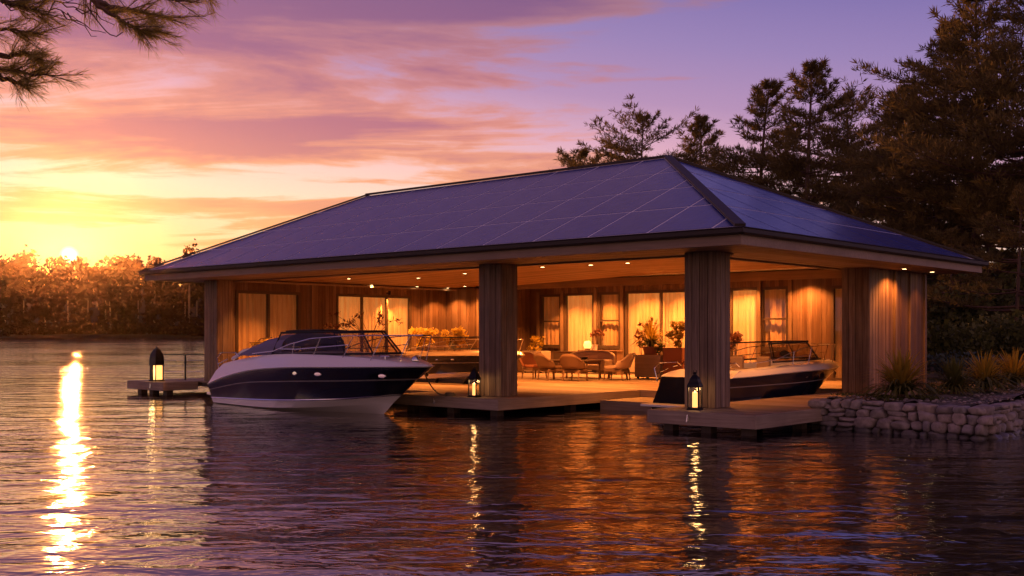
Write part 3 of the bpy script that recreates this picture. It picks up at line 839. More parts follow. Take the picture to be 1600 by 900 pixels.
# clad walls
def clad(m, p, q, z0, z1, nrm, bw=.16, th=.022, gap=.008):
    p, q, nrm = Vector((*p, 0)), Vector((*q, 0)), Vector((*nrm, 0)); L = (q-p).length; d = (q-p)/L; n = max(1, round(L/bw)); w = L/n
    for i in range(n):
        a = p+d*(i*w+gap/2); b = p+d*((i+1)*w-gap/2); o = nrm*th*(1.0 if i % 3 else 1.35)
        zz = lambda v, z: (v.x, v.y, z)
        m.hexa([zz(a+o,z0), zz(b+o,z0), zz(b,z0), zz(a,z0), zz(a+o,z1), zz(b+o,z1), zz(b,z1), zz(a,z1)], 0)
def wall_run(origin, d, nrm, L, top, openings, name='wall', lit=None):
    """wall with openings (s0, s1, z0, z1, kind); s runs along d from origin"""
    o = Vector((*origin, 0)); d2 = Vector((*d, 0)); n2 = Vector((*nrm, 0))
    m = MB(); cuts = sorted(openings); s = 0
    P = lambda s_: (o + d2*s_)
    def piece(a, b, z0, z1):
        if b-a < .03 or z1-z0 < .02: return
        clad(m, P(a).xy, P(b).xy, z0, z1, nrm)
        A, B = P(a), P(b); back = -n2*.12
        m.hexa([(A.x,A.y,z0),(B.x,B.y,z0),(B.x+back.x,B.y+back.y,z0),(A.x+back.x,A.y+back.y,z0),(A.x,A.y,z1),(B.x,B.y,z1),(B.x+back.x,B.y+back.y,z1),(A.x+back.x,A.y+back.y,z1)], 1)
    for s0, s1, z0, z1, kind in cuts:
        piece(s, s0, .02, top(P(s))); piece(s0, s1, z1, top(P(s0))); piece(s0, s1, .02, z0); s = s1
    piece(s, L, .02, top(P(s)))
    w = m.build(name, [M_CLAD, M_DARK], house)
    for s0, s1, z0, z1, kind in cuts:
        rot = Matrix((d2, -n2, Vector((0,0,1)))).transposed()     # local x along wall, y into room, z up
        M4 = Matrix.Translation(P(s0)) @ rot.to_4x4()
        wn = s1-s0
        fr = MB(); t = .075
        fr.box(-.02, t, -.05, .07, z0, z1+.02); fr.box(wn-t, wn+.02, -.05, .07, z0, z1+.02); fr.box(t+.001, wn-t-.001, -.048, .07, z1-t, z1+.02); fr.box(t+.001, wn-t-.001, -.048, .07, z0, z0+.06)
        if kind.startswith('sash'):
            zm = z0 + (z1-z0)*.47; fr.box(t+.001, wn-t-.001, -.03, .05, zm, zm+.06); fr.box(-.05, wn+.05, -.09, -.051, z0-.06, z0)
        if 'two' in kind: fr.box(wn/2-.04, wn/2+.04, -.04, .06, z0+.061, z1-t-.001)
        if 'three' in kind:
            for q in (1/3, 2/3): fr.box(wn*q-.035, wn*q+.035, -.04, .06, z0+.061, z1-t-.001)
        nm = 'window' if kind.startswith('sash') or 'pane' in kind else 'sliding_door'
        for vi, v in enumerate(fr.v): fr.v[vi] = tuple(M4 @ Vector(v))
        fo = fr.build(nm, M_FRAME, house)
        gl = MB(); gl.quad([M4 @ Vector(v) for v in ((t,.01,z0+.06),(wn-t,.01,z0+.06),(wn-t,.01,z1-t),(t,.01,z1-t))])
        gl.build('pane', M_GLASS, fo)
        cu = MB(); NN = max(20, int(wn*38)); rows = [[], []]
        rr = random.Random(int(s0*100)+3); ph = [rr.random()*6 for _ in range(3)]
        for i in range(NN+1):
            xx = -.1 + (wn+.2)*i/NN; yy = .17 + .028*math.sin(xx*34+ph[0]) + .014*math.sin(xx*61+ph[1]) + .02*math.sin(xx*9+ph[2])
            rows[0].append(M4 @ Vector((xx, yy, z0-.05))); rows[1].append(M4 @ Vector((xx, yy, z1+.05)))
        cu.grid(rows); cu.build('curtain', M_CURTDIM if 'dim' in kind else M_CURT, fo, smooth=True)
    return w
ctop = lambda p: zc(p.x)+.005
BX = -18.1
bk = [(-15.80,-14.80,.98,2.95,'sash dim'), (-14.62,-13.22,.03,2.97,'door'), (-13.02,-12.02,.98,2.97,'sash dim'), (-11.80,-8.75,.03,2.98,'door two'),
      (-8.5,-6.42,.03,2.98,'door two'), (-6.33,-5.37,.98,2.98,'sash dim'), (-3.88,-3.2,.03,2.95,'pane dim')]
wall_run((BX, 13.3), (1,0), (0,-1), -2.3-BX, ctop, [(a-BX, b-BX, c, d, k) for a, b, c, d, k in bk])
wall_run((BX, .62), (0,1), (1,0), 12.68, ctop, [(.45,2.93,.06,2.83,'pane two dim'), (4.48,7.95,.5,2.83,'pane three')])
wall_run((-2.3, 10.8), (1,0), (0,-1), 2.25, lambda p: 3.12, [])
wall_run((-.05, 7.79), (0,1), (1,0), 3.01, lambda p: 3.12, [])
# closet in the rear left corner
wall_run((BX+.05, 10.4), (1,0), (0,-1), 1.68, ctop, []); wall_run((-16.37, 10.4), (0,1), (1,0), 2.88, ctop, [])
# posts between the glazed bays, corner boards, base board
def post(x0, x1, y0, y1, z0, z1, nm='trim_post'):
    m = MB(); m.box(x0, x1, y0, y1, z0, z1); m.build(nm, M_TRIM, house)
for x in (-15.9, -14.71, -13.12, -11.91, -8.62, -6.38, -5.27): post(x-.06, x+.06, 13.19, 13.245, .02, zc(x)-.16)
post(-16.3, -2.3, 13.20, 13.26, zc(-10)-.19, zc(-14)-.02, 'head_rail')
for q in ((-.12,.0,7.782,7.86), (-.02,.03,8.75,8.86), (-.10,.025,10.74,10.86), (-.04,.02,9.75,9.80), (-18.07,-18.02,4.0,4.12), (-16.40,-16.31,10.32,10.41)): post(*q, .02, 3.1)
# back and outer walls seen only from aside
ow = MB()
ow.box(-18.35, -2.2, 13.75, 13.85, 0, 3.34); ow.box(-18.50, -18.42, .62, 13.85, 0, 3.1); ow.box(-2.2, -2.1, 10.95, 13.85, 0, 3.3); ow.box(-2.2, -.3, 10.95, 11.05, 0, 3.1); ow.box(-.3, -.2, 7.9, 11.05, 0, 3.1)
ow.build('outer_wall', M_CLAD, house)

# downlights
WARM = (1.0, .30, .055)
def downlight(x, y, z, power, spot=118):
    d = MB(); d.lathe([(.085,0),(.085,-.012),(.062,-.012),(.062,.0)], (x, y, z-.001), 20)
    o = d.build('downlight', M_FRAME, ceil_o)
    b = MB(); b.lathe([(.060,-.006),(.060,-.010)], (x, y, z-.001), 18); b.build('bulb', M_BULB, o)
    lamp('downlight_lamp', 'SPOT', (x, y, z-.03), power*.74, WARM, o, size=.05, spot=spot)
DL = [(-16.5,1.6),(-15.6,3.6),(-14.3,5.4),(-17.5,6.2),(-17.35,8.2),(-17.4,9.8),(-12.2,5.4),(-16.4,9.7),(-15.2,9.9),
      (-9.3,5.7),(-7.75,6.0),(-6.45,6.0),(-14.1,12.3),(-12.6,12.4),(-6.9,12.55),(-3.5,9.9),(-10.8,12.5),(-8.3,12.5),(-4.6,12.6),(-9.2,12.5),
      (-2.2,3.2),(-11.6,2.2)]
for x, y in DL: downlight(x, y, zc(x), 900 if x > -3 and y < 5 else (600 if y > 8 else 800) if x < -13.5 and y < 12 else (1700 if y < 12 else 1500))
downlight(.42, 8.35, ZS+.02, 400, 140); downlight(.42, 10.2, ZS+.02, 60, 100)
# picture lamp over the left window
wl = MB(); wl.lathe([(.05,0),(.05,.14)], (-17.93, 7.4, 2.86), 14); wl.box(-18.06,-17.95,7.37,7.43,2.9,2.94)
wo = wl.build('wall_lamp', M_BLACKM, house)
lamp('wall_lamp_beam', 'SPOT', (-17.93, 7.4, 2.84), 500, WARM, wo, size=.03, spot=95)
lamp('wall_lamp_uplight', 'SPOT', (-17.93, 7.4, 3.02), 80, WARM, wo, size=.03, spot=95).rotation_euler = (PI, 0, 0)

# ------------------------------------------------------------------ decks
def deck(name, label, rects, posts, fasc, alongx=True, z=0.0):
    t = thing(name, label, 'deck')
    m = MB()
    for x0, x1, y0, y1 in rects:
        if alongx:
            n = round((y1-y0)/.145); w = (y1-y0)/n
            for i in range(n): m.box(x0, x1, y0+i*w+.003, y0+(i+1)*w-.003, z-.035, z)
        else:
            n = round((x1-x0)/.145); w = (x1-x0)/n
            for i in range(n): m.box(x0+i*w+.003, x0+(i+1)*w-.003, y0, y1, z-.035, z)
    m.build('decking', M_DECK if alongx else M_DECKY, t)
    j = MB()
    for x0, x1, y0, y1 in rects: j.box(x0+.05, x1-.05, y0+.05, y1-.05, z-.16, z-.037)
    j.build('joists', M_POST, t)
    for p, q in fasc:
        f = MB(); d = (Vector(q)-Vector(p)).normalized(); nrm = Vector((d.y, -d.x)); 
        P = Vector((*p, 0)); Q = Vector((*q, 0)); N = Vector((*nrm, 0))*.04; T = Vector((*d, 0))*.0
        f.hexa([(P.x,P.y,z-.25),(Q.x,Q.y,z-.25),(Q.x+N.x,Q.y+N.y,z-.25),(P.x+N.x,P.y+N.y,z-.25),(P.x,P.y,z+.003),(Q.x,Q.y,z+.003),(Q.x+N.x,Q.y+N.y,z+.003),(P.x+N.x,P.y+N.y,z+.003)][::1])
        f.build('edge_board', M_FASC if abs(d.x) > .5 else M_FASCY, t, bevel=.006)
    for x, y in posts:
        q = MB(); q.box(x-.11, x+.11, y-.11, y+.11, WATER-.8, z-.161); q.build('piling', M_POST, t, bevel=.01)
    return t
deck('dock', 'main wooden deck under the boathouse roof with notches for the boats',
     [(-8.6,-5.2,-.7,13.75), (-17.3,-8.6,.7,13.75), (-18.3,-17.3,-.1,13.75), (-5.2,-3.6,4.8,13.75), (-3.6,-2.25,8.8,13.75), (-2.25,-.8,8.8,11.0)],
     [(-5.5,-.4),(-8.3,-.4),(-6.9,-.4),(-5.45,2.2),(-5.45,4.5),(-4.2,5.1),(-10.5,.95),(-13,.95),(-15.5,.95),(-3.8,6.8),(-3.2,9.1),(-1.2,9.1),(-17.6,.2)],
     [((-8.6,-.7),(-5.2,-.7)), ((-5.2,-.74),(-5.2,4.8)), ((-5.16,4.8),(-3.6,4.8)), ((-3.6,4.76),(-3.6,8.8)), ((-3.56,8.8),(-.8,8.8)), ((-17.3,.7),(-8.64,.7)), ((-8.6,.7),(-8.6,-.74))])
deck('dock', 'right-hand dock carrying the thick near column and its lantern',
     [(-.8,1.5,-1.1,1.5), (-.8,1.4,1.5,11.0)], [(-.5,-.8),(.35,-.8),(1.2,-.8),(1.2,1.2),(-.5,2.5),(-.5,5.5)],
     [((-.8,-1.1),(1.5,-1.1)), ((1.5,-1.14),(1.5,1.6)), ((-.8,8.8),(-.8,-1.14))])
deck('dock', 'small left dock with a black bollard lamp and wire railing',
     [(-20.4,-18.52,-.1,12.5),(-20.4,-18.34,-1.3,-.1)], [(-20.1,-1.0),(-18.6,-1.0),(-19.4,-1.0),(-18.6,1.2),(-20.1,2),(-20.1,6),(-18.6,4)],
     [((-20.4,-1.3),(-18.34,-1.3)), ((-18.34,-1.34),(-18.34,-.15)), ((-20.4,12.5),(-20.4,-1.34))])
deck('dock_step', 'low boarding step at water level between the main deck and the dark boat', [(-5.1,-3.35,3.0,4.7)], [(-4.9,3.2),(-3.6,3.2)], [((-5.1,3.0),(-3.35,3.0)), ((-3.35,2.96),(-3.35,4.7))], z=-.18)
# deck cleats on the front edges
def cleat(p, label):
    m = MB(); x, y, z = p; m.box(x-.02, x+.02, y-.012, y, z-.06, z+.06); m.bar((x-.012,y-.03,z-.07),(x+.012,y-.03,z+.07),.02); m.lathe([(.02,0),(.02,.02)], (x,y-.02,z), 10)
    tag(m.build('mooring_hook', M_CHROME), label, 'mooring hook', 'mooring hooks on the dock edges')
cleat((.1, -1.142, -.12), 'small metal hook on the edge of the right-hand dock')
cleat((-19.0, -1.342, -.12), 'small metal hook on the edge of the left dock')
cleat((-7.2, -.742, -.12), 'small metal hook on the main deck edge under the middle column')

# railing on the left dock
t = thing('railing', 'thin horizontal wire railing on the left dock behind the black lamp', 'railing')
pst = [(-20.3,-.3),(-19.6,.2),(-18.9,.7),(-18.3,1.1)]
for x, y in pst:
    m = MB(); m.box(x-.02,x+.02,y-.02,y+.02,0,.80); m.build('post', M_BLACKM, t)
for zz in (.80,.62,.44,.26):
    m = MB(); m.tube([(x,y,zz) for x,y in pst], .016 if zz==.80 else .008, 6); m.build('rail', M_FRAME if zz==.80 else M_CHROME, t)

# ------------------------------------------------------------------ lanterns
def lantern(loc, rz, label, sc=1.0):
    t = thing('lantern', label, 'lantern', loc, rz, 'lanterns by the columns'); t.scale = (sc,)*3
    m = MB(); m.box(-.13,.13,-.13,.13,0,.03); m.box(-.115,.115,-.115,.115,.03,.05)
    for sx in (-1,1):
        for sy in (-1,1): m.box(sx*.105-.012, sx*.105+.012, sy*.105-.012, sy*.105+.012, .05, .44)
    m.box(-.125,.125,-.125,.125,.44,.465); m.build('frame', M_BLACKM, t, bevel=.003)
    c = MB(); prof = [(.175,.465),(.165,.50),(.135,.54),(.115,.60),(.075,.65),(.04,.68),(.035,.70),(.05,.715),(.02,.735)]
    c.lathe(prof, (0,0,0), 4, a0=PI/4)
    c.tube([(-.03,0,.72),(-.035,0,.76),(0,0,.785),(.035,0,.76),(.03,0,.72)], .007, 6); c.build('cap', M_BLACKM, t)
    for k, (a, b) in enumerate((((-.093,-.105),(.093,-.105)),((.105,-.093),(.105,.093)),((.093,.105),(-.093,.105)),((-.105,.093),(-.105,-.093)))):
        g = MB(); g.quad([(*a,.055),(*b,.055),(*b,.435),(*a,.435)]); g.build('pane', M_LGLASS, t)
    g = MB(); g.lathe([(.05,.05),(.052,.06),(.052,.33),(.045,.345),(.01,.35),(.004,.38)], (0,0,0), 14); g.build('candle', M_CANDLE, t, smooth=True)
    lamp('lantern_lamp', 'POINT', (0,0,.40), 5, (1,.55,.2), t, size=.05)
lantern((-.12,-.55,.0), .25, 'black lantern with a lit candle at the foot of the thick near column', 1.0)
lantern((-6.22,-.40,.0), .25, 'smaller black lantern on the deck edge before the middle column', .92)
t = thing('bollard_lamp', 'tall black arched bollard lamp with a lit window at the end of the left dock', 'lamp', (-19.35,-.95,0), .1)
m = MB(); m.box(-.17,.17,-.17,.17,0,.04); m.box(-.15,-.03,-.15,.15,.04,.50); m.box(-.03,.15,.13,.15,.04,.50); m.box(.125,.15,-.15,-.125,.04,.5); m.box(-.029,-.005,-.15,-.125,.04,.5); m.box(-.16,.16,-.16,.16,.50,.66)
m.lathe([(.225,.66),(.215,.76),(.18,.86),(.11,.97),(.03,1.04),(.02,1.08)], (0,0,0), 4, a0=PI/4); m.build('housing', M_BLACKM, t, bevel=.004)
g = MB(); g.box(.0,.12,-.12,.12,.05,.49); g.build('lamp_panel', M_CANDLE, t)
lamp('bollard_lamp_light', 'POINT', (.1,-.25,.3), 5, (1,.55,.2), t, size=.08)

# ------------------------------------------------------------------ boats
def interp(t, pts):
    for i in range(len(pts)-1):
        a, b = pts[i], pts[i+1]
        if t <= b[0]:
            k = (t-a[0])/(b[0]-a[0]); k = k*k*(3-2*k) if len(pts) < 3 else k
            return a[1]+(b[1]-a[1])*k
    return pts[-1][1]
def smooth_i(t, pts):
    # Catmull-Rom through pts
    n = len(pts)
    for i in range(n-1):
        if t <= pts[i+1][0] or i == n-2:
            x0, y0 = pts[i]; x1, y1 = pts[i+1]; k = (t-x0)/(x1-x0); h = x1-x0
            m0 = (y1-pts[i-1][1])/(x1-pts[i-1][0]) if i > 0 else (y1-y0)/h
            m1 = (pts[i+2][1]-y0)/(pts[i+2][0]-x0) if i < n-2 else (y1-y0)/h
            return (2*k**3-3*k*k+1)*y0+(k**3-2*k*k+k)*h*m0+(-2*k**3+3*k*k)*y1+(k**3-k*k)*h*m1
def boat(label, loc, rz, sc, scz, canvas=True, flat=0.0, top=None, group='motor boats moored at the boathouse'):
    root = thing('motor_boat', label, 'motor boat', loc, rz, group); root.scale = (sc, sc, scz)
    N = 44
    g = lambda t, e, st: 1.0 if t < st else max(0.0, 1-((t-st)/(1-st))**e[0])**e[1]
    ts = [1-(1-i/N)**1.25 for i in range(N+1)]; ts[-1] = 1.0
    def line(x0, x1, half, e, st, zp, aft=1.0):
        if flat and zp[0][1] > .3: zp = [(a, b + flat*(zp[-1][1]-b)*(1-a)) for a, b in zp]
        if flat and zp[0][1] > .1: x0 += zp[0][1]*.75
        out = []
        for t in ts:
            w = half*g(t, e, st)*(aft+(1-aft)*min(1, t/.3))
            out.append((x0+(x1-x0)*t, w, smooth_i(t, zp)))
        return out
    keel = line(.30, 6.60, 0, (2,1), .5, [(0,-.28),(.7,-.28),(1,-.02)])
    chine = line(.22, 6.98, 1.08, (2.0,.9), .42, [(0,.0),(.5,.03),(1,.26)], .95)
    ch2 = line(.20, 7.0, 1.12, (2.0,.9), .42, [(0,.02),(.5,.05),(1,.28)], .95)
    boot = line(.16, 7.30, 1.14, (2.1,.88), .42, [(0,.13),(.5,.22),(.8,.33),(1,.46)], .95)
    boot2 = line(.155, 7.34, 1.165, (2.1,.86), .42, [(0,.145),(.5,.24),(.8,.35),(1,.49)], .95)
    boot3 = line(.15, 7.38, 1.15, (2.1,.86), .42, [(0,.165),(.5,.26),(.8,.37),(1,.51)], .95)
    midl = line(.12, 7.85, 1.20, (2.2,.75), .42, [(0,.36),(.25,.60),(.5,.70),(.8,.78),(1,.84)], .94)
    pin = line(.11, 7.92, 1.213, (2.2,.74), .42, [(0,.375),(.25,.625),(.5,.725),(.8,.81),(1,.87)], .94)
    sheer = line(.10, 8.30, 1.25, (2.4,.62), .42, [(0,.50),(.12,.72),(.3,.93),(.5,1.04),(.8,1.10),(1,1.13)], .93)
    rub = line(.08, 8.34, 1.275, (2.4,.60), .42, [(0,.52),(.12,.74),(.3,.955),(.5,1.065),(.8,1.125),(1,1.155)], .93)
    rub2 = line(.12, 8.30, 1.25, (2.4,.62), .42, [(0,.55),(.12,.77),(.3,.985),(.5,1.09),(.8,1.145),(1,1.175)], .93)
    shl = line(.40, 8.22, 1.17, (2.4,.62), .42, [(0,.88),(.12,1.05),(.3,1.20),(.5,1.27),(.8,1.26),(1,1.20)], .93)
    dk = line(.62, 8.12, 1.02, (2.4,.64), .42, [(0,1.08),(.12,1.20),(.3,1.33),(.5,1.385),(.8,1.34),(1,1.215)], .95)
    if not canvas:
        shl = [(p[0], p[1], q[2]+.10) for p, q in zip(shl, rub2)]; dk = [(p[0], p[1], q[2]+.15) for p, q in zip(dk, rub2)]
    def surf(lines, nm, mats, mf, closed_aft=True):
        m = MB()
        for s in (1, -1):
            rows = [[(p[0], p[1]*s, p[2]) for p in L] for L in lines]
            if s == 1: rows = rows[::-1]; f2 = lambda i, j: mf(len(lines)-2-i)
            else: f2 = lambda i, j: mf(i)
            m.grid(rows, mf=f2)
        return m, nm, mats
    m, nm, mats = surf([keel, chine, ch2, boot, boot2, boot3, midl, pin, sheer], 'hull', None, lambda i: {0:0,1:0,2:0,3:2,4:2,5:1,6:3,7:1}[i])
    # transom
    L = [keel, chine, boot, midl, sheer]
    ring = [(l[0][0], -l[0][1], l[0][2]) for l in L] + [(l[0][0], l[0][1], l[0][2]) for l in L[::-1][:-1]]
    m.quad(ring, 1)
    m.build('hull', [M_WHITE, M_NAVY, M_CHROME, M_STRIPE], root, smooth=True)
    m, nm, mats = surf([sheer, rub, rub2, shl, dk], 'deck', None, lambda i: 0)
    ring = [(l[0][0], -l[0][1], l[0][2]) for l in (sheer, rub2, shl, dk)] + [(l[0][0], l[0][1], l[0][2]) for l in (dk, shl, rub2, sheer)]
    m.quad(ring, 0)
    # crowned foredeck and covered top; open well aft of the screen when there is no canvas
    rows = []
    K = 12
    for i, p in enumerate(dk):
        r = []
        for k in range(K+1):
            q = -1+2*k/K; x, w, z = p
            dz = .07*(1-q*q)*min(1, w)
            if not canvas and 1.2 < x < 5.6 and abs(q) < .78: dz = -.42
            r.append((x, w*q, z+dz))
        rows.append(r)
    m.grid(rows[::-1]); m.build('deck', top or M_WHITE, root, smooth=True)
    # swim platform
    m = MB(); m.hexa([(-.42,-.95,.20),(.16,-1.05,.20),(.16,1.05,.20),(-.42,.95,.20),(-.42,-.95,.27),(.16,-1.05,.27),(.16,1.05,.27),(-.42,.95,.27)]); m.build('swim_platform', M_WHITE, root, bevel=.02)
    # wrap-round windscreen
    nb = 26; base = []; top = []
    for k in range(nb+1):
        a = -PI/2 + PI*k/nb; sx = math.cos(a); sy = math.sin(a)
        bx = 3.2+3.65*abs(sx)**.75; by = .98*math.copysign(abs(sy)**.62, sy); bz = 1.37 + .05*abs(sx)
        tx = 3.3+2.95*abs(sx)**.75; ty = .78*math.copysign(abs(sy)**.62, sy); tz = 1.90+.04*abs(sx)
        base.append(Vector((bx,by,bz))); top.append(Vector((tx,ty,tz)))
    m = MB(); m.grid([base, top]); w = m.build('windscreen', M_TINT, root, smooth=True)
    m = MB(); m.tube(base, .028, 6); m.tube(top, .026, 6)
    for k in (0, 7, 11, 15, 19, nb): m.tube([base[k], top[k]], .02, 6)
    m.build('screen_frame', M_BLKSOFT, w)
    if canvas:
        rows = []
        for i in range(19):
            q = i/18; x = 1.15+2.45*q
            h = .02+.50*math.sin(min(1, q*1.12)*PI/2)**.8; wv = .90+.04*q; zb = 1.28+.09*q
            r = []
            for k in range(17):
                a = PI*k/16; r.append((x, -wv*math.copysign(abs(math.cos(a))**.7, math.cos(a)), zb + h*math.sin(a)**.55 + .012*math.sin(x*9+k)))
            rows.append(r)
        m = MB(); m.grid(rows); m.build('canvas_cover', M_CANVAS, root, smooth=True)
        rows = []
        for i in range(11):
            x = 3.45+1.0*i/10; wv = .74*(1-max(0,(i-5)/5)**2*.4)
            rows.append([(x, wv*(-1+2*k/8), 1.925+.03*(1-(-1+2*k/8)**2)) for k in range(9)])
        m = MB(); m.grid(rows); r2 = m.build('soft_top', M_BLKSOFT, root, smooth=True)
        r2.modifiers.new('solid', 'SOLIDIFY').thickness = .03
        # aft radar arch / white fairing
        m = MB(); m.tube([(1.0,-.9,1.2),(1.5,-.85,1.42),(1.9,-.6,1.5),(1.9,.6,1.5),(1.5,.85,1.42),(1.0,.9,1.2)], .05, 8); m.build('aft_fairing', M_WHITE, root, smooth=True)
    else:
        for sy in (-.45, .45):
            m = MB(); m.box(3.6,4.1,sy-.22,sy+.22,.85,1.15); m.box(3.5,3.62,sy-.22,sy+.22,1.10,1.52); m.build('seat', M_VINYL, root, bevel=.05)
        m = MB(); m.box(1.5,2.1,-.8,.8,.85,1.22); m.build('bench_seat', M_VINYL, root, bevel=.06)
        m = MB(); m.lathe([(.17,0),(.17,.02)], (0,0,0), 16); m.v = [(4.75+v[2]*.8-v[0]*.4, -.45+v[1], 1.55+v[0]*.8) for v in m.v]; m.build('steering_wheel', M_BLKSOFT, root)
    # rails
    rl = MB()
    for s in (-1, 1):
        P = [(2.2,.98,1.36),(3.3,1.0,1.44),(4.1,1.0,1.62),(5.0,.98,1.76),(6.4,.86,1.83),(7.4,.62,1.84),(8.05,.30,1.84)]
        P = [(x, y*s, z) for x, y, z in P]
        rl.tube(P, .014, 6)
        Q = [(x, y*s, z) for x, y, z in [(3.6,1.0,1.50),(4.4,1.0,1.50),(5.4,.95,1.56),(6.4,.86,1.62)]]
        rl.tube(Q, .013, 6)
        for xb, yb, xt, yt, zt in [(4.2,1.02,4.3,1.0,1.66),(5.1,1.0,5.4,.95,1.78),(6.2,.88,6.6,.83,1.83),(7.1,.70,7.45,.61,1.84),(7.75,.38,8.05,.30,1.84)]:
            rl.tube([(xb, yb*s, 1.28), (xt, yt*s, zt)], .010, 6)
    rl.tube([(8.05,-.30,1.84),(8.22,-.12,1.84),(8.22,.12,1.84),(8.05,.30,1.84)], .018, 6)
    rl.build('bow_rail', M_CHROME, root, smooth=True)
    rl = MB()
    for s in (-1, 1):
        rl.tube([(.35,.95*s,.85),(.25,.98*s,1.22),(.5,1.0*s,1.36),(1.3,.98*s,1.38),(1.5,.97*s,1.28)], .018, 6)
        rl.tube([(.30,.97*s,1.05),(.9,1.0*s,1.2)], .013, 6)
    rl.build('stern_rail', M_CHROME, root, smooth=True)
    # portholes, cleats, navigation details
    for xx in (4.65, 5.55, 7.45):
        for s in (-1, 1):
            tt = (xx-.1)/8.2; wv = 1.235*g(tt, (2.4,.66), .42)
            m = MB(); m.lathe([(.075,0),(.07,.018),(.05,.02)], (0,0,0), 16); nx = .0 if tt < .6 else .45
            m.v = [(xx+v[0]*1.25, s*(wv+v[2]-.02-(v[0]*nx)), .93+v[1]*.62) for v in m.v]
            m.build('porthole', M_CHROME, root, smooth=True)
    m = MB()
    for s in (-1, 1):
        m.tube([(7.2,.5*s,1.37),(7.45,.42*s,1.37)], .016, 6); m.tube([(7.33,.46*s,1.3),(7.33,.46*s,1.37)], .014, 6)
        m.tube([(1.0,.9*s,1.26),(1.2,.9*s,1.28)], .016, 6)
    m.build('cleat', M_CHROME, root)
    for yy in (-.22, .22):
        m = MB(); m.box(6.95,7.35,yy-.14,yy+.14,1.36,1.385); m.build('deck_hatch', M_TINT, root, bevel=.01)
    m = MB(); m.lathe([(.09,0),(.09,.05),(.05,.10),(.0,.12)], (7.85,0,1.27), 12); m.build('bow_light', M_CHROME, root, smooth=True)
    return root
boat('large motor boat with navy hull, white deck and blue canvas lying along the front', (-14.4,-1.1,WATER), -.105, 1.0, 1.0, True)
boat('dark motor boat on a cradle behind the large one, bow behind the middle column', (-15.3,4.9,.10), -.04, .74, .66, False, .5, pmat('beige_gelcoat', (.24, .18, .13), .3, coat=.4))
boat('low motor boat with smoked screen moored between the near and rear right columns', (-2.25,2.1,WATER+.05), PI/2-.05, .84, .84, False, .75)
# cradle under the second boat
t = thing('boat_cradle', 'dark steel cradle carrying the second boat above the deck', 'cradle')
for x in (-14.5,-13.3,-12.1,-10.9):
    m = MB(); m.bar((x,4.0,.015),(x,5.3,.015),.08,.06); m.bar((x,4.0,.02),(x,4.25,.20),.06); m.bar((x,5.3,.02),(x,5.05,.20),.06); m.build('crossbar', M_BLACKM, t)
m = MB(); m.bar((-15.2,4.15,.06),(-10.3,4.15,.06),.08,.1); m.bar((-15.2,5.15,.06),(-10.3,5.15,.06),.08,.1); m.build('rail', M_BLACKM, t)

m = MB(); A, B = Vector((-7.18,-1.33,.93)), Vector((-6.95,-.62,.03))
m.tube([A.lerp(B, k/14) + Vector((.05*math.sin(PI*k/14), 0, -.28*math.sin(PI*k/14))) for k in range(15)] + [Vector((-6.95+.14*math.cos(a)*(1-a/40), -.48+.14*math.sin(a)*(1-a/40), .018+.0035*a)) for a in [-1.5+.5*q for q in range(36)]], .016, 6)
tag(m.build('mooring_line', pmat('dark_rope', (.10,.07,.05), .9), smooth=True), 'dark mooring line from the big boat bow coiled on the main deck edge', 'rope')
# ------------------------------------------------------------------ stone retaining wall
def stonewall():
    t = thing('stone_wall', 'low dry-stone retaining wall of rounded fieldstones round the planting bed', 'stone wall')
    import bmesh
    rr = random.Random(4); bm = bmesh.new()
    def stone(c, sx, sy, sz, rot):
        r = bmesh.ops.create_icosphere(bm, subdivisions=3, radius=1.0)
        k = [rr.uniform(-.18,.18) for _ in range(6)]
        pl = [(Vector((rr.gauss(0,1), rr.gauss(0,1), rr.gauss(0,1))).normalized(), rr.uniform(.62,.86)) for _ in range(9)]
        for v in r['verts']:
            p = v.co.copy()
            for nn, dd in pl:
                e_ = p.dot(nn)-dd
                if e_ > 0: p -= nn*e_*.9
            q = Vector([math.copysign(abs(a)**.62, a) for a in p])
            q *= 1 + k[0]*p.x*p.z + k[1]*p.y + k[2]*p.x*p.y + k[3]*p.z*.5 + .05*math.sin(p.x*5+k[4]*30)*math.cos(p.z*6+k[5]*30)
            q = Vector((q.x*sx, q.y*sy, q.z*sz)); q = Matrix.Rotation(rr_rot, 3, 'Y') @ q; q = Matrix.Rotation(rot, 3, 'Z') @ q
            v.co = q + c
    def run(p, q, rot):
        nonlocal rr_rot
        p, q = Vector((*p,0)), Vector((*q,0)); L = (q-p).length; d = (q-p)/L
        z = WATER-.14; row = 0
        hs = [.21,.20,.18,.17]
        for h in hs:
            s = -.1*rr.random()
            while s < L:
                w = rr.uniform(.14,.44); 
                hh = h*rr.uniform(.85,1.18); rr_rot = rr.uniform(-.10,.10)
                c = p + d*(s+w/2) + Vector((0,0,z+h/2)); 
                jit = rr.uniform(-.03,.03); c += Vector((d.y,-d.x,0))*(jit + (.10-.03*row)*0.8)
                if w > .3 and rr.random() < .35:
                    stone(c+Vector((0,0,h*.26)), w*.5, .17, hh*.30, rot); stone(c-Vector((0,0,h*.26)), w*.5, .18, hh*.30, rot)
                else: stone(c, w*.51, .19, hh*.56, rot)
                s += w*.98
            z += h*.93; row += 1
    rr_rot = 0
    run((1.50,1.66),(4.6,1.5),-.05); run((4.62,1.52),(4.66,12),PI/2); run((1.46,2.4),(1.46,1.6),PI/2) 
    for f in bm.faces: f.smooth = True
    me = bpy.data.meshes.new('stonework'); bm.to_mesh(me); me.materials.append(M_STONE)
    o = bpy.data.objects.new('stonework', me); COL.objects.link(o); o.parent = t
    b = MB(); b.box(1.62, 4.5, 1.72, 1.9, -1, .10); b.box(4.3, 4.5, 1.9, 12, -1, .10); b.build('core', M_DARK, t)
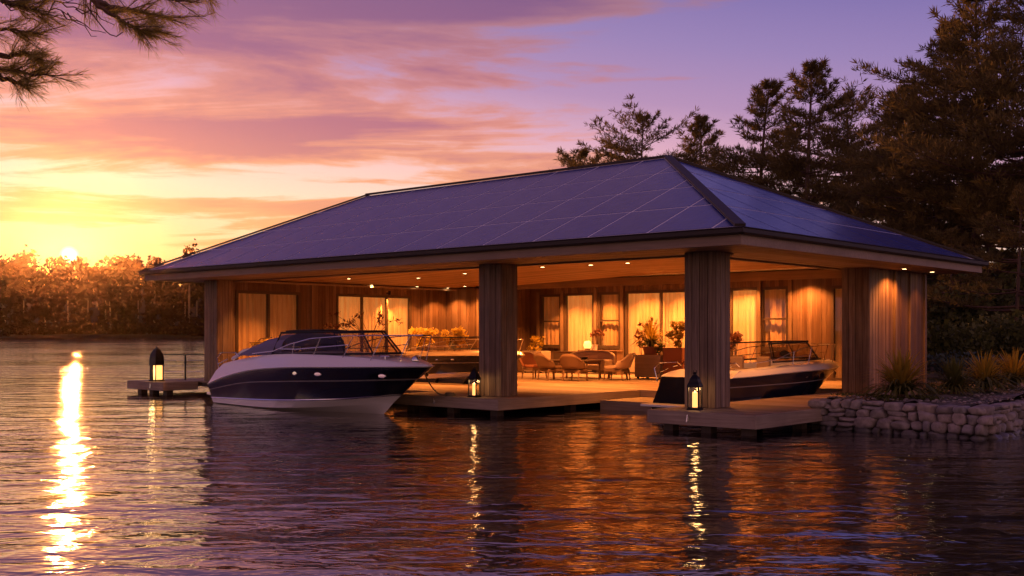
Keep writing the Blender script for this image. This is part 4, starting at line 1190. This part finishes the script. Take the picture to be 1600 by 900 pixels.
stonewall()
# bed soil mounded inside the wall
rows = []
for i in range(26):
    y = 1.62+i*.42
    rows.append([(1.45+j*.21, y + (.0), .15+.05*math.sin(j*.9+i*.7)*math.cos(i*.5)+.03*math.sin(j*2.3+i*1.9) + .05*min(1, i/6)) for j in range(15)])
m = MB(); m.grid(rows); tag(m.build('planting_bed_ground', M_GROUND, smooth=True), kind='structure')
# pebbles
r4 = np.random.default_rng(9); m = MB()
for i in range(700):
    x, y = 1.5+3.0*r4.random(), 1.75+9*r4.random()**1.6; s = .012+.03*r4.random()
    m.lathe([(s*.5,0),(s,s*.4),(s*.6,s*.8)], (x,y,.18+.03*r4.random()), 6)
tag(m.build('pebbles', M_STONE), 'scattered gravel pebbles on the planting bed', 'gravel', kind='stuff')

# ------------------------------------------------------------------ plants
def blades(rg, n, L, spread, wd, droop, z0=0.0, thr=.0):
    """arching strap leaves; returns verts, faces and flags for the upper blade parts, coloured golden as if lit"""
    V = []; F = []; K = 6; flag = []
    for i in range(n):
        a = rg.random()*2*PI; e = (rg.random()**.8)*spread; l = L*(.6+.5*rg.random()); w = wd*(.7+.5*rg.random())
        base = np.array([math.cos(a)*.05*rg.random(), math.sin(a)*.05*rg.random(), z0])
        side = np.array([-math.sin(a), math.cos(a), 0]); k0 = len(V)
        for j in range(K+1):
            u = j/K; th = e*(.55+.45*u) + droop*e*u*u
            r = l*u*math.sin(min(th, 2.3)); z = l*u*math.cos(min(th, 2.3))
            c = base + np.array([math.cos(a)*r, math.sin(a)*r, max(z, -.0)]); ww = w*(.6+.9*u)*(1-u)**.55 if u < 1 else 0
            V.append(c-side*ww); V.append(c+side*ww)
        for j in range(K): F.append((k0+2*j, k0+2*j+1, k0+2*j+3, k0+2*j+2)); flag.append(1 if (e < spread*.62 and j > 1) else 0)
    return np.array(V), np.array(F), flag
def rosette(x, y, z, L, n, label, golden=True, seed=0, name='yucca_plant', cat='plant', group=None, wd=.030, spread=1.45):
    r5 = np.random.default_rng(50+seed)
    t = thing(name, label, cat, (x, y, z), 0, group)
    V, F, fl = blades(r5, n, L, spread, wd, .35, .05); npmesh('leaves', V, F, [M_YUCCAG, M_YUCCA] if golden else [M_YUCCAG, M_YUCCAG], t, mi=fl)
    m = MB(); m.lathe([(.07,0),(.08,.06),(.05,.14)], (0,0,0), 10); m.build('crown_base', M_BARK, t)
    return t
GP = 'spiky golden plants in the bed'  # gold upper blades: warm light put into the leaf colour
rosette(2.70,2.55,.20,.95,340,'spiky gold-lit plant nearest the boathouse column', True, 1, group=GP)
rosette(3.10,4.35,.20,.78,260,'darker green spiky plant second along the wall', False, 2, group=GP)
rosette(3.18,5.9,.20,.90,300,'spiky plant with tips in orange-gold light, third along the wall', True, 3, group=GP)
rosette(3.12,8.1,.20,.95,300,'spiky gold-lit plant cut off at the right edge of the view', True, 4, group=GP)
rosette(2.72,4.05,.20,.26,120,'small low dark tuft between the first two spiky plants', False, 5, name='grass_tuft', wd=.01, group=None)
def bush(name, label, cat, loc, H, Rr, n, size, mat, group=None, seed=0, stems=4, low=.3):
    r5 = np.random.default_rng(200+seed); t = thing(name, label, cat, loc, 0, group)
    lobes = [(r5.normal()*Rr*.38, r5.normal()*Rr*.38, H*(low+(1-low)*.8*r5.random()+.08), Rr*(.25+.25*r5.random()), H*.16) for _ in range(9)]
    P = crown_points(r5, n, lobes); V, F = clump_quads(P, size, r5, .55); V[:,2] = np.maximum(V[:,2], .01); npmesh('foliage', V, F, mat, t)
    m = MB()
    for k in range(stems):
        l = lobes[k]; m.tube([(0,0,0),(l[0]*.5,l[1]*.5,l[2]*.6),(l[0],l[1],l[2])], [.014,.010,.006], 5)
    m.build('stem', M_BARK, t); return t
bush('ground_cover_plant', 'low dark creeping plant round the foot of the first golden plant', 'plant', (2.2,2.35,.16), .12, .7, 500, .06, M_SHRUB, seed=1, low=.2)
bush('ground_cover_plant', 'small creeping patch right of the first golden plant', 'plant', (3.1,2.6,.16), .10, .5, 300, .06, M_SHRUB, seed=2, low=.2)
# planters and pots on the deck
def planter_box(label, x, y, w, d, h, mat):
    t = thing('planter_box', label, 'planter', (x, y, 0)); m = MB()
    m.box(-w/2,w/2,-d/2,-d/2+.03,.05,h); m.box(-w/2,w/2,d/2-.03,d/2,.05,h); m.box(-w/2,-w/2+.03,-d/2+.031,d/2-.031,.05,h); m.box(w/2-.03,w/2,-d/2+.031,d/2-.031,.05,h)
    m.box(-w/2+.031,w/2-.031,-d/2+.031,d/2-.031,.05,.09); m.build('box', mat, t, bevel=.008)
    m = MB(); m.box(-w/2+.032,w/2-.032,-d/2+.032,d/2-.032,.1,h-.05); m.build('soil', M_GROUND, t)
    for sx in (-1,1):
        for sy in (-1,1):
            m = MB(); m.box(sx*(w/2-.08)-.03, sx*(w/2-.08)+.03, sy*(d/2-.08)-.03, sy*(d/2-.08)+.03, .0, .048); m.build('foot', M_BLACKM, t)
def pot(label, x, y, z, r, h, mat=M_TERRA):
    m = MB(); m.lathe([(r*.65,0),(r*.9,h*.85),(r,h*.86),(r,h),(r*.86,h),(r*.80,h*.8),(.01,h*.8)], (0,0,0), 20); o = m.build('plant_pot', mat, smooth=True); o.location = (x,y,z); tag(o, label, 'plant pot')
planter_box('wide pale wooden planter box under the big leafy plants', -8.95, 10.9, 1.0, .7, .78, M_BOXW)
planter_box('tall terracotta planter box right of the pale one', -8.02, 10.95, .72, .7, 1.02, M_TERRA)
planter_box('pale planter box against the panelled wall left of the chairs', -15.2, 12.3, .95, .55, .82, M_BOXW)
pot('brown clay pot standing on the wide pale planter', -9.05, 10.9, .73, .30, .32)
rosette(-9.05,10.9,1.0,.95,210,'bushy arching yellow-green plant in the brown clay pot', True, 6, name='potted_plant', wd=.026, spread=1.7)
bush('potted_plant', 'dark round-leaved plant left of the clay pot', 'plant', (-9.6,11.25,.0), 1.85, .36, 120, .17, M_REDLEAF, seed=3, low=.55)
bush('potted_plant', 'small trailing plant at the right end of the pale planter', 'plant', (-8.62,10.75,.72), .45, .2, 200, .08, M_YUCCAG, seed=4)
bush('potted_plant', 'copper-leaved bushy plant in the tall terracotta planter', 'plant', (-8.02,10.95,.95), .95, .42, 420, .15, M_ORLEAF, seed=5, low=.1)
bush('potted_plant', 'dark fruiting plant beside the terracotta planter near the dark boat', 'plant', (-7.2,10.2,.0), .7, .3, 220, .08, M_REDLEAF, seed=6)
bush('flowering_plant', 'yellow-topped plant in the left pale planter', 'plant', (-15.2,12.3,.76), .62, .38, 360, .10, M_YUCCA, seed=7, low=.1)
bush('potted_plant', 'dark leafy plant seen over the screen of the right boat', 'plant', (-6.7,12.3,.72), .75, .35, 260, .13, M_REDLEAF, seed=8)
pot('clay pot behind the right boat under a lit curtain', -6.7, 12.3, 0, .30, .75)
bush('flowering_plant', 'loose yellow blossom cluster left of its twin behind the second boat', 'plant', (-17.1,8.4,.78), .85, .52, 520, .16, M_YFLOW, 'yellow blossom plants behind the second boat', seed=9, low=.25)
bush('flowering_plant', 'round yellow blossom cluster nearest the middle column', 'plant', (-15.72,8.5,.78), .85, .50, 520, .16, M_YFLOW, 'yellow blossom plants behind the second boat', seed=10, low=.25)
planter_box('long low planter box holding the left yellow blossoms', -17.1, 8.4, .9, .5, .75, M_BOXW)
planter_box('low planter box holding the right yellow blossoms', -15.72, 8.5, .9, .5, .75, M_BOXW)
# dark spindly shrub before the lit left window
t = thing('potted_plant', 'dark spindly leafy plant silhouetted on the lit left window', 'plant', (-16.9,5.6,0)); r6 = np.random.default_rng(31); m = MB(); PP = []
for k in range(13):
    a = r6.random()*2*PI; h = 1.5+.65*r6.random(); rr_ = .45+.55*r6.random(); e = Vector((math.cos(a)*rr_*.6, math.sin(a)*rr_*1.5, h)); pts = [Vector((0,0,.5)), Vector((e.x*.3,e.y*.3,h*.75)), e, e+Vector((e.x*.35,e.y*.35,-.12))]
    m.tube(pts, [.012,.010,.007,.004], 5)
    for q in range(16): PP.append(pts[2].lerp(pts[3], r6.random()*1.3-.4)+Vector(r6.normal(size=3)*.055))
m.build('stem', M_BARK, t); V, F = clump_quads(np.array(PP), .13, r6, .45); npmesh('foliage', V, F, M_REDLEAF, t)
pot('dark pot under the spindly plant by the lit left window', -16.9, 5.6, 0, .3, .55, M_BLACKM)
# basket of golden foliage behind the big boat's stern
t = thing('hanging_basket', 'wire basket overflowing with golden foliage behind the stern of the large boat', 'basket', (-16.85,1.35,.12))
m = MB()
for k in range(4):
    zz = .72+.12*k; m.tube([(math.cos(a)*(.30+.07*k), math.sin(a)*(.30+.07*k), zz) for a in [2*PI*j/20 for j in range(21)]], .012, 5)
for k in range(10):
    a = 2*PI*k/10; m.tube([(math.cos(a)*.3,math.sin(a)*.3,.72),(math.cos(a)*.51,math.sin(a)*.51,1.08)], .008, 5)
m.tube([(-.5,0,1.08),(-.3,0,1.2),(.3,0,1.24),(.5,0,1.08)], .012, 5); m.tube([(0,0,0),(0,0,.72)], .04, 8); m.lathe([(.25,0),(.25,.04)], (0,0,0), 16)
m.build('basket', M_WICK, t); V, F = clump_quads(crown_points(r6, 600, [(0,0,1.0,.48,.17),(.25,0,1.05,.25,.12),(-.2,.1,1.02,.3,.1)]), .12, r6, .5); npmesh('foliage', V, F, M_YUCCA, t)

# ------------------------------------------------------------------ furniture
def chair(label, x, y, rz, mat=M_CUSH, frame=M_WICK, w=.66, hi=.86):
    t = thing('armchair', label, 'chair', (x, y, 0), rz, 'chairs round the low table')
    m = MB(); m.box(-w/2+.06, w/2-.06, -.30, .24, .36, .46); m.build('seat', mat, t, bevel=.035)
    m = MB(); rows = []
    for j in range(6):
        zz = .40+(hi-.40)*j/5; rows.append([(w/2*math.sin(a)*(1+.04*j), .02+.30*math.cos(a)**.8 + .035*j, zz - (.24*abs(math.sin(a))**3 if j == 5 else .18*abs(math.sin(a))**3*j/5)) for a in [R(-88+176*k/16) for k in range(17)]])
    m.grid(rows); o = m.build('backrest', mat, t, smooth=True); o.modifiers.new('solid', 'SOLIDIFY').thickness = .05
    m = MB(); m.box(-w/2+.04, w/2-.04, -.31, .28, .28, .358); m.build('seat_frame', frame, t, bevel=.01)
    for sx in (-1,1):
        for sy, yy in ((-1,-.27),(1,.27)):
            m = MB(); m.tube([(sx*(w/2-.08), yy, .30),(sx*(w/2-.05), yy+sy*.04, 0)], [.028,.018], 8); m.build('leg', frame, t)
chair('pale armchair with curved back at the right of the table, nearest the glass doors', -9.15, 9.1, -1.25)
chair('dark brown armchair with its back to the view, front left of the table', -10.7, 7.75, PI-.25, M_WICK)
chair('brown armchair at the left end of the table', -11.9, 8.35, 1.35, M_TERRA)
chair('brown armchair with its back to the view, front right of the table', -9.75, 7.8, PI+.2, M_WICK)
chair('pale armchair half hidden behind the one nearest the glass doors', -9.5, 9.75, -.75)
t = thing('sofa', 'low sand-coloured loveseat with a curved back behind the table', 'sofa', (-11.1,10.1,0), .06)
m = MB(); m.box(-.80,.80,-.38,.30,.26,.44); m.build('seat', M_CUSH, t, bevel=.05)
rows = []
for j in range(5):
    zz = .38+.52*j/4; rows.append([(q*.92, .36-.20*abs(q)**4*1.5+.03*j, zz-(.14*abs(q)**4)*j/4) for q in [-1+2*k/16 for k in range(17)]])
m = MB(); m.grid(rows); o = m.build('backrest', M_CUSH, t, smooth=True); o.modifiers.new('solid','SOLIDIFY').thickness = .10
for s in (-1,1): m = MB(); m.box(s*.87-.07, s*.87+.07, -.36, .22, .26, .62); m.build('armrest', M_CUSH, t, bevel=.04)
for sx in (-1,1):
    for sy in (-.3,.25): m = MB(); m.tube([(sx*.75,sy,.27),(sx*.77,sy,0)], [.03,.02], 8); m.build('leg', M_WICK, t)
t = thing('table', 'low wooden table with small dishes in the middle of the seating group', 'table', (-10.45,8.75,0), .05)
m = MB(); m.box(-.75,.75,-.45,.45,.60,.645); m.build('tabletop', M_DECK, t, bevel=.012)
m = MB(); m.box(-.68,.68,-.39,.39,.53,.598); m.build('apron', M_WICK, t)
for sx in (-1,1):
    for sy in (-1,1): m = MB(); m.tube([(sx*.66,sy*.36,.56),(sx*.64,sy*.34,0)], [.035,.025], 8); m.build('leg', M_WICK, t)
def bowl(x, y, z, r, h, mat, label):
    m = MB(); m.lathe([(r*.5,0),(r*.9,h*.6),(r,h),(r*.92,h),(r*.4,h*.25)], (0,0,0), 18); o = m.build('bowl', mat, smooth=True); o.location = (x,y,z); tag(o, label, 'bowl')
bowl(-10.15,8.75,.646,.13,.07,M_BLACKM,'dark bowl at the right end of the low table')
m = MB(); m.box(-.17,.17,-.11,.11,0,.03); m.box(-.15,.15,-.10,.10,.03,.055); o = m.build('folded_napkin', M_WHITE, bevel=.008); o.location = (-10.85,8.7,.646); tag(o, 'stack of pale folded napkins at the left end of the low table', 'napkins')
# console with pots behind the sofa
t = thing('console_table', 'narrow console behind the loveseat below the lit curtain', 'table', (-12.6,12.85,0)); m = MB(); m.box(-.9,.9,-.2,.2,.82,.87); m.build('tabletop', M_WICK, t, bevel=.01)
for sx in (-1,1): m = MB(); m.box(sx*.83-.03,sx*.83+.03,-.17,.17,0,.818); m.build('leg', M_WICK, t)
t = thing('table_lamp', 'small glowing jar lamp on the console before the curtain', 'lamp', (-13.2,12.85,.87)); m = MB(); m.lathe([(.09,0),(.10,.04),(.06,.06)], (0,0,0), 14); m.build('base', M_TERRA, t); m = MB(); m.lathe([(.11,.06),(.15,.16),(.13,.28),(.08,.33)], (0,0,0), 16); m.build('lamp_shade', M_CANDLE, t, smooth=True)
pot('white flower pot on the console beside the glowing lamp', -12.85, 12.85, .87, .12, .2, M_WHITE)
bush('potted_plant', 'dark orchid-like plant in the white pot on the console', 'plant', (-12.75,12.85,1.05), .55, .24, 90, .13, M_REDLEAF, seed=12, low=.5)
t = thing('console_table', 'dark low cabinet under the first sash window', 'cabinet', (-14.2,12.9,0)); m = MB(); m.box(-.5,.5,-.22,.22,.06,.78); m.build('carcass', M_WICK, t, bevel=.01); m = MB(); m.box(-.52,.52,-.24,.24,.782,.81); m.build('top', M_FRAME, t)
for s in (-1,1): m = MB(); m.box(s*.24-.22,s*.24+.22,-.245,-.222,.1,.74); d_ = m.build('door', M_FRAME, t); m = MB(); m.lathe([(.014,0),(.014,.02)], (s*.05,-.26,.45), 8); m.build('knob', M_CHROME, d_)
for sx in (-1,1):
    for sy in (-1,1): m = MB(); m.box(sx*.44-.03,sx*.44+.03,sy*.17-.03,sy*.17+.03,0,.058); m.build('foot', M_WICK, t)

# ------------------------------------------------------------------ evening air
hz = MB(); c0 = W(-1000, -90, 0); 
P4 = [W(-1000,-100,0), W(1000,-100,0), W(1000,1000,0), W(-1000,1000,0)]
hz.hexa([(p.x,p.y,-3.0) for p in P4] + [(p.x,p.y,46.0) for p in P4])
mh = bpy.data.materials.new('haze'); mh.use_nodes = True; t = NT(mh.node_tree); t.n.clear()
vo = t.add('ShaderNodeVolumePrincipled'); vo.inputs['Color'].default_value = (1,.62,.42,1); vo.inputs['Density'].default_value = HAZE_DENSITY; vo.inputs['Anisotropy'].default_value = HAZE_ANISO
o = t.add('ShaderNodeOutputMaterial'); t.l.new(vo.outputs[0], o.inputs['Volume'])
tag(hz.build('haze', mh), kind='stuff')
